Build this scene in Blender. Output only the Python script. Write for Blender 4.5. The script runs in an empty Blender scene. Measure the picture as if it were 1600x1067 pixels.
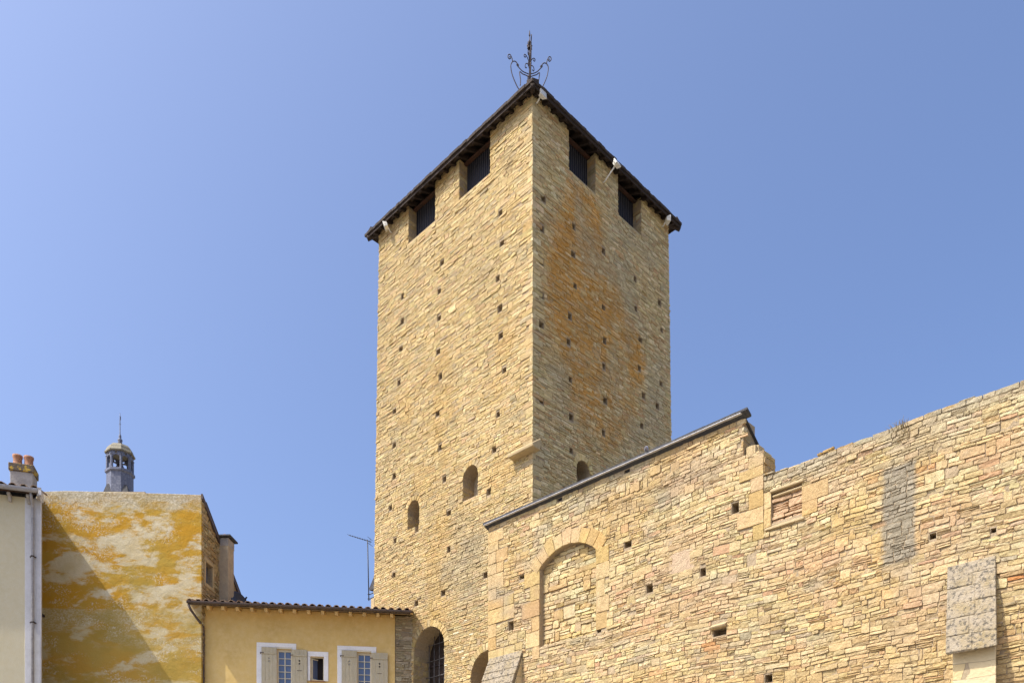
import bpy, bmesh, math, random
import numpy as np
from mathutils import Vector

scene = bpy.context.scene
COL = scene.collection
R = math.radians

# ------------------------------------------------------------------ camera
F, CX, HY, CZ = 1305.0, 800.0, 1370.0, 1.6          # focal length (px of a 1600 px frame), horizon row, eye height
cam = bpy.data.cameras.new('camera')
cam_ob = bpy.data.objects.new('camera', cam)
COL.objects.link(cam_ob)
cam_ob.location = (0, 0, CZ)
cam_ob.rotation_euler = (R(90), 0, 0)
cam.sensor_width = 36
cam.lens = F / 1600 * 36
cam.shift_y = (HY - 533.5) / 1600
cam.clip_end = 3000
scene.camera = cam_ob

# ------------------------------------------------------------------ light
SUN = Vector((-1.0, -0.50, 1.65)).normalized()       # towards the sun
EL = math.asin(SUN.z)
w = bpy.data.worlds.new('World')
scene.world = w
w.use_nodes = True
nt = w.node_tree
bg = nt.nodes['Background']
sky = nt.nodes.new('ShaderNodeTexSky')
sky.sky_type = 'NISHITA'
sky.sun_disc = False
sky.sun_elevation = EL
sky.sun_rotation = math.atan2(SUN.x, SUN.y)
sky.altitude = 0
sky.air_density = 0.8
sky.dust_density = 5.5
sky.ozone_density = 6.0
tn = nt.nodes.new('ShaderNodeMix'); tn.data_type = 'RGBA'; tn.blend_type = 'MULTIPLY'
tn.inputs['Factor'].default_value = 1.0
tn.inputs['B'].default_value = (0.94, 0.95, 1.0, 1)
nt.links.new(sky.outputs[0], tn.inputs['A'])
nt.links.new(tn.outputs['Result'], bg.inputs[0])
bg.inputs[1].default_value = 0.143
sl = bpy.data.lights.new('sun', 'SUN')
sl.energy = 2.75
sl.angle = R(0.5)
sl.color = (1.0, 0.95, 0.86)
so = bpy.data.objects.new('sun', sl)
COL.objects.link(so)
so.rotation_euler = SUN.to_track_quat('Z', 'Y').to_euler()
so.location = (-30, -20, 60)
scene.view_settings.view_transform = 'Standard'
scene.view_settings.look = 'None'
scene.view_settings.exposure = 1.0
scene.view_settings.gamma = 1.0

# ------------------------------------------------------------------ helpers
rng = np.random.default_rng(7)
random.seed(7)
r2 = 2 ** -0.5


class Pl:
    """A (possibly leaning) wall plane: u along T, z up, o outwards along N."""
    def __init__(s, O, T, N=None, k=0.0):
        s.O = np.array([O[0], O[1], 0.0])
        t = np.array([T[0], T[1], 0.0]); s.T = t / np.linalg.norm(t)
        if N is None:
            N = (s.T[1], -s.T[0])
        n = np.array([N[0], N[1], 0.0]); s.N = n / np.linalg.norm(n)
        s.k = k

    def P(s, u, z, o=0.0):
        u, z, o = np.broadcast_arrays(np.asarray(u, float), np.asarray(z, float), np.asarray(o, float))
        p = s.O + u[..., None] * s.T + (o - s.k * z)[..., None] * s.N
        p[..., 2] = z
        return p

    def pix(s, px, py, off=0.0):
        d = np.array([(px - CX) / F, 1, (HY - py) / F]); c = np.array([0, 0, CZ])
        t = (off - s.k * CZ - s.N @ (c - s.O)) / (s.N @ d + s.k * d[2])
        p = c + d * t
        return float(s.T @ (p - s.O)), float(p[2])

    def back(s, u, o, flip=1):
        """plane square to this one, starting at u, running inwards; flip picks the side it faces"""
        O = s.O + s.T * u + s.N * o
        return Pl(O[:2], -s.N[:2], (s.T * flip)[:2])


def link(name, me, parent=None, mat=None):
    ob = bpy.data.objects.new(name, me)
    COL.objects.link(ob)
    if parent is not None:
        ob.parent = parent
        if parent.type == 'EMPTY':
            ob.matrix_parent_inverse = parent.matrix_world.inverted()
    if mat is not None:
        me.materials.clear()
        me.materials.append(mat)
    return ob


def thing(name, label, cat, loc, group=None):
    o = bpy.data.objects.new(name, None)
    COL.objects.link(o)
    o.location = [float(v) for v in loc]
    bpy.context.view_layer.update()
    o['label'] = label
    o['category'] = cat
    if group:
        o['group'] = group
    return o


class MB:
    def __init__(s):
        s.v, s.f, s.sm = [], [], []

    def add(s, vs, fs, smooth=False):
        n = len(s.v)
        s.v += [tuple(map(float, p)) for p in vs]
        s.f += [tuple(i + n for i in f) for f in fs]
        s.sm += [smooth] * len(fs)
        return s

    def hexa(s, p):
        return s.add(p, [(0, 3, 2, 1), (4, 5, 6, 7), (0, 1, 5, 4), (1, 2, 6, 5), (2, 3, 7, 6), (3, 0, 4, 7)])

    def pbox(s, pl, u0, u1, z0, z1, o0, o1):
        return s.hexa([pl.P(u0, z0, o0), pl.P(u1, z0, o0), pl.P(u1, z0, o1), pl.P(u0, z0, o1),
                       pl.P(u0, z1, o0), pl.P(u1, z1, o0), pl.P(u1, z1, o1), pl.P(u0, z1, o1)])

    def box(s, x0, x1, y0, y1, z0, z1):
        return s.hexa([(x0, y0, z0), (x1, y0, z0), (x1, y1, z0), (x0, y1, z0),
                       (x0, y0, z1), (x1, y0, z1), (x1, y1, z1), (x0, y1, z1)])

    def prism(s, a, b):
        """two matching loops of points"""
        n = len(a)
        fs = [tuple(range(n))[::-1], tuple(range(n, 2 * n))]
        fs += [(i, (i + 1) % n, n + (i + 1) % n, n + i) for i in range(n)]
        return s.add(list(a) + list(b), fs)

    def tube(s, pts, r, n=8, cap=True):
        pts = [Vector(p) for p in pts]
        rs = r if hasattr(r, '__len__') else [r] * len(pts)
        rings, prev = [], None
        for i, p in enumerate(pts):
            t = (pts[min(i + 1, len(pts) - 1)] - pts[max(i - 1, 0)]).normalized()
            if prev is None:
                prev = t.orthogonal().normalized()
            prev = (prev - t * prev.dot(t))
            prev = prev.normalized() if prev.length > 1e-6 else t.orthogonal().normalized()
            q = t.cross(prev)
            rings += [p + (prev * math.cos(2 * math.pi * k / n) + q * math.sin(2 * math.pi * k / n)) * rs[i] for k in range(n)]
        fs = []
        for i in range(len(pts) - 1):
            for k in range(n):
                fs.append((i * n + k, i * n + (k + 1) % n, (i + 1) * n + (k + 1) % n, (i + 1) * n + k))
        if cap:
            fs += [tuple(range(n))[::-1], tuple((len(pts) - 1) * n + k for k in range(n))]
        return s.add(rings, fs, True)

    def lathe(s, c, prof, n=16, smooth=True, a0=0.0):
        """prof: (radius, z) list"""
        vs, fs = [], []
        for (r, z) in prof:
            vs += [(c[0] + r * math.cos(a0 + 2 * math.pi * k / n), c[1] + r * math.sin(a0 + 2 * math.pi * k / n), c[2] + z) for k in range(n)]
        for i in range(len(prof) - 1):
            for k in range(n):
                fs.append((i * n + k, i * n + (k + 1) % n, (i + 1) * n + (k + 1) % n, (i + 1) * n + k))
        fs += [tuple(range(n))[::-1], tuple((len(prof) - 1) * n + k for k in range(n))]
        return s.add(vs, fs, smooth)

    def mesh(s, name='m'):
        me = bpy.data.meshes.new(name)
        me.from_pydata(s.v, [], s.f)
        me.polygons.foreach_set('use_smooth', s.sm)
        bm = bmesh.new(); bm.from_mesh(me)
        bmesh.ops.recalc_face_normals(bm, faces=bm.faces)
        bm.to_mesh(me); bm.free()
        return me

    def build(s, name, mat, parent=None, bevel=0.0, seg=1):
        ob = link(name, s.mesh(name), parent, mat)
        if bevel:
            m = ob.modifiers.new('bevel', 'BEVEL')
            m.width = bevel; m.segments = seg; m.limit_method = 'ANGLE'
        return ob


def cut(ob, cutter):
    """boolean difference, applied"""
    co = link('cutter', cutter.mesh('cutter'))
    m = ob.modifiers.new('cut', 'BOOLEAN')
    m.operation = 'DIFFERENCE'; m.object = co; m.solver = 'EXACT'
    m.use_self = True
    bpy.context.view_layer.update()
    dg = bpy.context.evaluated_depsgraph_get()
    me = bpy.data.meshes.new_from_object(ob.evaluated_get(dg))
    ob.modifiers.remove(m)
    old = ob.data
    ob.data = me
    bpy.data.meshes.remove(old)
    bpy.data.objects.remove(co)
    return ob


# value noise -------------------------------------------------------------
_tab = np.random.default_rng(3).random((256, 256))


def vn(x, y):
    x, y = np.asarray(x, float), np.asarray(y, float)
    xi, yi = np.floor(x).astype(int), np.floor(y).astype(int)
    fx, fy = x - xi, y - yi
    fx, fy = fx * fx * (3 - 2 * fx), fy * fy * (3 - 2 * fy)
    a, b = _tab[xi % 256, yi % 256], _tab[(xi + 1) % 256, yi % 256]
    c, d = _tab[xi % 256, (yi + 1) % 256], _tab[(xi + 1) % 256, (yi + 1) % 256]
    return (a * (1 - fx) + b * fx) * (1 - fy) + (c * (1 - fx) + d * fx) * fy


def fbm(x, y, n=4):
    t, a = 0, 0.5
    for i in range(n):
        t = t + a * vn(np.asarray(x) * 2 ** i + 17.3 * i, np.asarray(y) * 2 ** i + 5.1 * i)
        a /= 2
    return t / (1 - 0.5 ** n)


def sstep(a, b, x):
    t = np.clip((x - a) / (b - a), 0, 1)
    return t * t * (3 - 2 * t)


# ------------------------------------------------------------------ materials
def mat(name, color=(0.5, 0.5, 0.5), rough=0.85, metal=0.0, noise=None, bump=None, spec=0.3, attr=None):
    """noise: (scale, dark colour, amount[, stretch]); bump: list of (scale, distance)"""
    m = bpy.data.materials.new(name)
    m.use_nodes = True
    t = m.node_tree
    b = t.nodes['Principled BSDF']
    b.inputs['Roughness'].default_value = rough
    b.inputs['Metallic'].default_value = metal
    b.inputs['Specular IOR Level'].default_value = spec
    tc = t.nodes.new('ShaderNodeTexCoord')
    if attr:
        a = t.nodes.new('ShaderNodeAttribute'); a.attribute_name = attr
        src = a.outputs['Color']
    else:
        a = t.nodes.new('ShaderNodeRGB'); a.outputs[0].default_value = (*color, 1)
        src = a.outputs[0]
    for nz in (noise or []):
        sc, dark, amt = nz[:3]
        n = t.nodes.new('ShaderNodeTexNoise'); n.inputs['Scale'].default_value = sc
        n.inputs['Detail'].default_value = 6; n.inputs['Roughness'].default_value = 0.65
        vec = tc.outputs['Object']
        if len(nz) > 3:
            mp = t.nodes.new('ShaderNodeMapping'); mp.inputs['Scale'].default_value = nz[3]
            t.links.new(vec, mp.inputs[0]); vec = mp.outputs[0]
        t.links.new(vec, n.inputs['Vector'])
        rp = t.nodes.new('ShaderNodeMapRange')
        rp.inputs['From Min'].default_value = nz[4] if len(nz) > 4 else 0.42
        rp.inputs['From Max'].default_value = nz[5] if len(nz) > 5 else 0.68
        rp.inputs['To Max'].default_value = amt
        t.links.new(n.outputs['Fac'], rp.inputs['Value'])
        mx = t.nodes.new('ShaderNodeMix'); mx.data_type = 'RGBA'
        if attr and len(dark) == 4:
            mx.blend_type = 'MULTIPLY'
        t.links.new(rp.outputs[0], mx.inputs['Factor'])
        t.links.new(src, mx.inputs['A'])
        mx.inputs['B'].default_value = (*dark[:3], 1)
        src = mx.outputs['Result']
    t.links.new(src, b.inputs['Base Color'])
    nrm = None
    for sc, dist in (bump or []):
        n = t.nodes.new('ShaderNodeTexNoise'); n.inputs['Scale'].default_value = sc
        n.inputs['Detail'].default_value = 5
        t.links.new(tc.outputs['Object'], n.inputs['Vector'])
        bp = t.nodes.new('ShaderNodeBump'); bp.inputs['Distance'].default_value = dist
        bp.inputs['Strength'].default_value = 1.0
        t.links.new(n.outputs['Fac'], bp.inputs['Height'])
        if nrm is not None:
            t.links.new(nrm, bp.inputs['Normal'])
        nrm = bp.outputs[0]
    if nrm is not None:
        t.links.new(nrm, b.inputs['Normal'])
    return m


def brick_core(name, c1, c2, mortar):
    """irregular coursed stone for the inside of openings and hidden backs"""
    m = mat(name, rough=0.92)
    t = m.node_tree
    b = t.nodes['Principled BSDF']
    g = t.nodes.new('ShaderNodeNewGeometry')
    sx = t.nodes.new('ShaderNodeSeparateXYZ'); t.links.new(g.outputs['Position'], sx.inputs[0])
    ad = t.nodes.new('ShaderNodeMath'); ad.operation = 'MULTIPLY_ADD'
    t.links.new(sx.outputs[1], ad.inputs[0]); ad.inputs[1].default_value = 0.83; t.links.new(sx.outputs[0], ad.inputs[2])
    cb = t.nodes.new('ShaderNodeCombineXYZ'); t.links.new(ad.outputs[0], cb.inputs[0]); t.links.new(sx.outputs[2], cb.inputs[1])
    nz = t.nodes.new('ShaderNodeTexNoise'); nz.inputs['Scale'].default_value = 1.6
    t.links.new(g.outputs['Position'], nz.inputs['Vector'])
    mx = t.nodes.new('ShaderNodeVectorMath'); mx.operation = 'MULTIPLY_ADD'
    t.links.new(nz.outputs['Color'], mx.inputs[0]); mx.inputs[1].default_value = (0.12, 0.12, 0); t.links.new(cb.outputs[0], mx.inputs[2])
    br = t.nodes.new('ShaderNodeTexBrick')
    t.links.new(mx.outputs[0], br.inputs['Vector'])
    br.inputs['Scale'].default_value = 1.0
    br.inputs['Brick Width'].default_value = 0.36
    br.inputs['Row Height'].default_value = 0.155
    br.inputs['Mortar Size'].default_value = 0.012
    br.inputs['Color1'].default_value = (*c1, 1); br.inputs['Color2'].default_value = (*c2, 1); br.inputs['Mortar'].default_value = (*mortar, 1)
    t.links.new(br.outputs['Color'], b.inputs['Base Color'])
    n2 = t.nodes.new('ShaderNodeTexNoise'); n2.inputs['Scale'].default_value = 14
    t.links.new(g.outputs['Position'], n2.inputs['Vector'])
    b1 = t.nodes.new('ShaderNodeBump'); b1.inputs['Distance'].default_value = 0.02; t.links.new(n2.outputs['Fac'], b1.inputs['Height'])
    b2 = t.nodes.new('ShaderNodeBump'); b2.inputs['Distance'].default_value = 0.03; b2.invert = True
    t.links.new(br.outputs['Fac'], b2.inputs['Height']); t.links.new(b1.outputs[0], b2.inputs['Normal'])
    t.links.new(b2.outputs[0], b.inputs['Normal'])
    return m


M = {}
M['stone'] = mat('limestone', rough=0.93, attr='Col', spec=0.15,
                 noise=[(9, (0.72, 0.68, 0.62, 1), 0.7), (38, (0.62, 0.58, 0.52, 1), 0.6)],
                 bump=[(55, 0.008), (16, 0.022)])
M['core'] = mat('lime_mortar', (0.38, 0.29, 0.18), rough=0.95, spec=0.1,
                noise=[(2.2, (0.31, 0.24, 0.15), 0.8), (14, (0.44, 0.35, 0.22), 0.6), (30, (0.20, 0.15, 0.09), 0.5)], bump=[(40, 0.012), (11, 0.03)])
M['lichen_stone'] = mat('lichen_stone', (0.34, 0.28, 0.195), rough=0.95, spec=0.1,
                        noise=[(2.5, (0.27, 0.20, 0.085), 0.8), (1.2, (0.28, 0.235, 0.17), 0.7), (13, (0.085, 0.075, 0.06), 0.9, (1, 1, 1), 0.50, 0.62),
                               (34, (0.36, 0.34, 0.28), 0.5, (1, 1, 1), 0.56, 0.68)],
                        bump=[(30, 0.02), (9, 0.03)])
M['smooth_stone'] = mat('dressed_stone', (0.50, 0.38, 0.20), rough=0.9, spec=0.15,
                        noise=[(3, (0.36, 0.27, 0.15), 0.8), (22, (0.30, 0.24, 0.16), 0.4)], bump=[(25, 0.01)])
M['wood'] = mat('old_roof_timber', (0.030, 0.019, 0.013), rough=0.85,
                noise=[(3, (0.016, 0.011, 0.008), 0.9), (14, (0.075, 0.05, 0.032), 0.5)], bump=[(18, 0.01)])
M['beam'] = mat('reddish_beam', (0.075, 0.032, 0.018), rough=0.85, noise=[(4, (0.03, 0.025, 0.016), 0.9)], bump=[(14, 0.01)])
M['tile_dark'] = mat('brown_roof_tile', (0.045, 0.032, 0.024), rough=0.9,
                     noise=[(5, (0.09, 0.065, 0.04), 0.7), (20, (0.022, 0.017, 0.014), 0.7)], bump=[(14, 0.012)])
M['screen'] = mat('dark_netting', (0.012, 0.013, 0.020), rough=0.9, bump=[(30, 0.01)])
M['lattice'] = mat('weathered_lattice', (0.10, 0.095, 0.10), rough=0.9)
M['iron'] = mat('wrought_iron', (0.035, 0.028, 0.028), rough=0.6, metal=0.3, noise=[(9, (0.10, 0.055, 0.04), 0.6)])
M['grille'] = mat('grey_iron', (0.16, 0.155, 0.15), rough=0.6, metal=0.4, noise=[(9, (0.08, 0.06, 0.05), 0.7)])
M['lamp'] = mat('cream_lamp_metal', (0.80, 0.77, 0.66), rough=0.5, noise=[(12, (0.35, 0.30, 0.22), 0.4)])
M['lamp_glass'] = mat('lamp_glass', (0.55, 0.54, 0.48), rough=0.15, spec=0.5)
M['slate'] = mat('slate', (0.055, 0.055, 0.06), rough=0.75,
                 noise=[(4, (0.10, 0.09, 0.065), 0.7), (18, (0.03, 0.03, 0.035), 0.7)], bump=[(20, 0.008)])
M['zinc'] = mat('zinc_sheet', (0.62, 0.61, 0.60), rough=0.5, metal=0.25, noise=[(5, (0.40, 0.38, 0.36), 0.6)])
M['terracotta'] = mat('clay_tile', (0.34, 0.19, 0.10), rough=0.9,
                      noise=[(2.5, (0.42, 0.33, 0.20), 0.8), (7, (0.16, 0.10, 0.07), 0.8), (20, (0.12, 0.11, 0.09), 0.6)],
                      bump=[(20, 0.01)])
M['pot'] = mat('terracotta_pot', (0.34, 0.16, 0.09), rough=0.9, noise=[(8, (0.24, 0.12, 0.07), 0.8), (20, (0.5, 0.3, 0.2), 0.5)])
M['yellow'] = mat('ochre_limewash', (0.66, 0.46, 0.165), rough=0.92, spec=0.1,
                  noise=[(0.9, (0.56, 0.38, 0.13), 0.8), (5, (0.70, 0.52, 0.24), 0.6), (26, (0.40, 0.28, 0.12), 0.35, (1, 1, 1), 0.55, 0.75)],
                  bump=[(35, 0.006), (6, 0.01)])
M['cream'] = mat('cream_render', (0.56, 0.49, 0.32), rough=0.92, spec=0.1,
                 noise=[(0.8, (0.50, 0.44, 0.28), 0.7), (6, (0.58, 0.53, 0.38), 0.5), (9, (0.42, 0.37, 0.27), 0.5, (1, 1, 1), 0.62, 0.75)],
                 bump=[(30, 0.005)])
M['white'] = mat('white_limewash', (0.80, 0.78, 0.74), rough=0.9, spec=0.1,
                 noise=[(3, (0.68, 0.66, 0.62), 0.7), (20, (0.55, 0.53, 0.48), 0.3)], bump=[(30, 0.004)])
M['grey_white'] = mat('grey_white_limewash', (0.60, 0.585, 0.57), rough=0.9, spec=0.1, noise=[(2, (0.50, 0.48, 0.45), 0.7), (9, (0.44, 0.42, 0.38), 0.4)], bump=[(30, 0.004)])
M['shutter'] = mat('faded_grey_shutter', (0.46, 0.39, 0.24), rough=0.8,
                   noise=[(4, (0.40, 0.34, 0.22), 0.8), (10, (0.56, 0.53, 0.42), 0.6, (6, 6, 0.6)), (30, (0.26, 0.22, 0.15), 0.4, (5, 5, 0.5))],
                   bump=[(24, 0.004)])
M['frame'] = mat('cream_window_frame', (0.66, 0.60, 0.44), rough=0.6, noise=[(12, (0.5, 0.43, 0.3), 0.5)])
M['pane'] = mat('window_glass_sky_tint', (0.06, 0.09, 0.17), rough=0.06, spec=1.0)  # the reflected sky is put into the blue base colour
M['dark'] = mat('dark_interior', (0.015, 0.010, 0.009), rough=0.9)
M['gutter_brown'] = mat('brown_zinc', (0.115, 0.085, 0.07), rough=0.6, metal=0.3, noise=[(6, (0.06, 0.045, 0.04), 0.7)])
M['pipe_grey'] = mat('grey_pipe', (0.30, 0.29, 0.29), rough=0.55, metal=0.3, noise=[(4, (0.20, 0.19, 0.19), 0.7), (9, (0.42, 0.40, 0.37), 0.6)])
M['rafter'] = mat('ochre_painted_rafter', (0.62, 0.44, 0.20), rough=0.85, noise=[(6, (0.40, 0.27, 0.12), 0.7)], bump=[(16, 0.008)])
M['concrete'] = mat('grey_cement_render', (0.36, 0.33, 0.29), rough=0.95, noise=[(3, (0.22, 0.19, 0.16), 0.8), (12, (0.48, 0.45, 0.40), 0.6)], bump=[(20, 0.015)])
M['lichen_cap'] = mat('lichened_brick_cap', (0.13, 0.10, 0.07), rough=0.95, noise=[(7, (0.55, 0.36, 0.04), 0.95, (1, 1, 1), 0.5, 0.6)], bump=[(18, 0.02)])
M['chim'] = mat('tan_render', (0.46, 0.37, 0.24), rough=0.92, noise=[(2, (0.36, 0.28, 0.18), 0.8), (9, (0.28, 0.23, 0.17), 0.5)], bump=[(25, 0.008)])
M['lead'] = mat('slate_blue_lead', (0.105, 0.115, 0.155), rough=0.6, noise=[(3, (0.09, 0.10, 0.14), 0.7), (9, (0.30, 0.30, 0.33), 0.5)], bump=[(9, 0.01)])
M['dome'] = mat('weathered_dome_lead', (0.21, 0.185, 0.12), rough=0.7, noise=[(4, (0.17, 0.15, 0.11), 0.7)], bump=[(10, 0.01)])
M['alu'] = mat('dull_aluminium', (0.06, 0.06, 0.065), rough=0.6, metal=0.2)
M['dish'] = mat('dark_dish', (0.035, 0.04, 0.055), rough=0.4)
M['pigeon'] = mat('grey_plumage', (0.34, 0.34, 0.40), rough=0.8, noise=[(9, (0.55, 0.52, 0.54), 0.8), (16, (0.10, 0.10, 0.13), 0.7)])
M['ground'] = mat('pale_paving', (0.24, 0.21, 0.17), rough=0.95, noise=[(0.4, (0.20, 0.18, 0.15), 0.7), (4, (0.28, 0.25, 0.2), 0.5)], bump=[(8, 0.01)])
M['pink'] = mat('pink_plaster', (0.50, 0.375, 0.23), rough=0.95, spec=0.1,
                noise=[(1.8, (0.50, 0.36, 0.235), 0.75), (5, (0.54, 0.42, 0.26), 0.7), (14, (0.40, 0.28, 0.18), 0.7), (40, (0.30, 0.21, 0.14), 0.6)], bump=[(30, 0.02), (8, 0.03)])
M['grass'] = mat('dry_weed', (0.20, 0.15, 0.07), rough=0.9)


def gable_material():
    """cement render grown over with ochre lichen in long level drifts"""
    m = mat('lichened_render', rough=0.95, spec=0.1)
    t = m.node_tree
    L = t.links.new
    b = t.nodes['Principled BSDF']
    tc = t.nodes.new('ShaderNodeTexCoord')

    def nz(scale, stretch, detail=6, rough=0.6, dist=0.0):
        mp = t.nodes.new('ShaderNodeMapping'); mp.inputs['Scale'].default_value = stretch
        L(tc.outputs['Object'], mp.inputs[0])
        n = t.nodes.new('ShaderNodeTexNoise'); n.inputs['Scale'].default_value = scale
        n.inputs['Detail'].default_value = detail; n.inputs['Roughness'].default_value = rough
        n.inputs['Distortion'].default_value = dist
        L(mp.outputs[0], n.inputs['Vector'])
        return n.outputs['Fac']

    def rng_(src, a, b_, o0=0.0, o1=1.0):
        r = t.nodes.new('ShaderNodeMapRange'); r.interpolation_type = 'SMOOTHSTEP'
        for k, v in zip(('From Min', 'From Max', 'To Min', 'To Max'), (a, b_, o0, o1)):
            r.inputs[k].default_value = v
        L(src, r.inputs['Value'])
        return r.outputs[0]

    def mth(op, a, b_):
        r = t.nodes.new('ShaderNodeMath'); r.operation = op
        for i, v in enumerate((a, b_)):
            if isinstance(v, (int, float)):
                r.inputs[i].default_value = v
            else:
                L(v, r.inputs[i])
        return r.outputs[0]

    def mix(f, a, b_):
        x = t.nodes.new('ShaderNodeMix'); x.data_type = 'RGBA'
        if isinstance(f, (int, float)):
            x.inputs['Factor'].default_value = f
        else:
            L(f, x.inputs['Factor'])
        for k, v in (('A', a), ('B', b_)):
            if isinstance(v, tuple):
                x.inputs[k].default_value = (*v, 1)
            else:
                L(v, x.inputs[k])
        return x.outputs['Result']

    sx = t.nodes.new('ShaderNodeSeparateXYZ'); L(tc.outputs['Object'], sx.inputs[0])
    X, Z = sx.outputs[0], sx.outputs[2]
    big = nz(0.62, (0.75, 1, 1.7), 8, 0.64, 0.5)
    fine = nz(2.2, (0.8, 1, 2.2), 7, 0.7)
    comb = mth('ADD', mth('MULTIPLY', big, 0.72), mth('MULTIPLY', fine, 0.28))
    pale = rng_(comb, 0.480, 0.565)
    ochre = mix(rng_(nz(0.8, (1, 1, 1.6), 6), 0.35, 0.7), (0.45, 0.235, 0.022), (0.40, 0.265, 0.05))
    palec = mix(rng_(nz(1.2, (1, 1, 1)), 0.35, 0.7), (0.56, 0.49, 0.33), (0.52, 0.42, 0.24))
    c = mix(pale, ochre, palec)
    # speckled grey crust: along the top and in one level band
    sp = rng_(nz(15, (0.8, 1, 1.2), 4, 0.8), 0.44, 0.60)
    topz = rng_(mth('ADD', Z, mth('MULTIPLY', mth('ADD', fine, big), 1.1)), 16.05, 16.75)
    bnd = mth('MULTIPLY', rng_(mth('ADD', Z, mth('MULTIPLY', fine, 0.25)), 10.0, 10.5), rng_(mth('ADD', Z, mth('MULTIPLY', fine, 0.12)), 11.55, 11.45))
    c = mix(mth('MULTIPLY', mth('MULTIPLY', bnd, 0.85), rng_(nz(0.8, (0.7, 1, 1.6), 5), 0.44, 0.56)), c, mix(sp, (0.36, 0.26, 0.08), (0.50, 0.44, 0.30)))
    c = mix(mth('MULTIPLY', topz, 0.8), c, mix(sp, (0.30, 0.25, 0.16), (0.56, 0.50, 0.37)))
    # lower part is duller
    low = rng_(Z, 11.5, 11.35)
    c = mix(mth('MULTIPLY', low, 0.3), c, (0.40, 0.30, 0.10))
    dk = rng_(nz(30, (1, 1, 1), 4, 0.8), 0.52, 0.72, 0, 0.5)
    c = mix(dk, c, (0.22, 0.15, 0.035))
    ol = mth('MULTIPLY', rng_(nz(0.55, (1, 1, 1.3), 5, 0.6, 0.3), 0.46, 0.66, 0, 0.65), rng_(Z, 13.6, 11.2, 0.35, 1.0))
    c = mix(ol, c, (0.30, 0.215, 0.045))
    wp = mth('MULTIPLY', rng_(nz(0.9, (0.8, 1, 1.5), 5, 0.6), 0.50, 0.60), rng_(nz(17, (1, 1, 1), 3, 0.8), 0.52, 0.60))
    c = mix(mth('MULTIPLY', wp, 0.8), c, (0.54, 0.48, 0.36))
    L(c, b.inputs['Base Color'])
    b1 = t.nodes.new('ShaderNodeBump'); b1.inputs['Distance'].default_value = 0.008
    L(nz(28, (1, 1, 1), 5), b1.inputs['Height'])
    b2 = t.nodes.new('ShaderNodeBump'); b2.inputs['Distance'].default_value = 0.03
    L(nz(4, (1, 1, 1), 4), b2.inputs['Height']); L(b1.outputs[0], b2.inputs['Normal'])
    L(b2.outputs[0], b.inputs['Normal'])
    return m


M['gable'] = gable_material()


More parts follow.
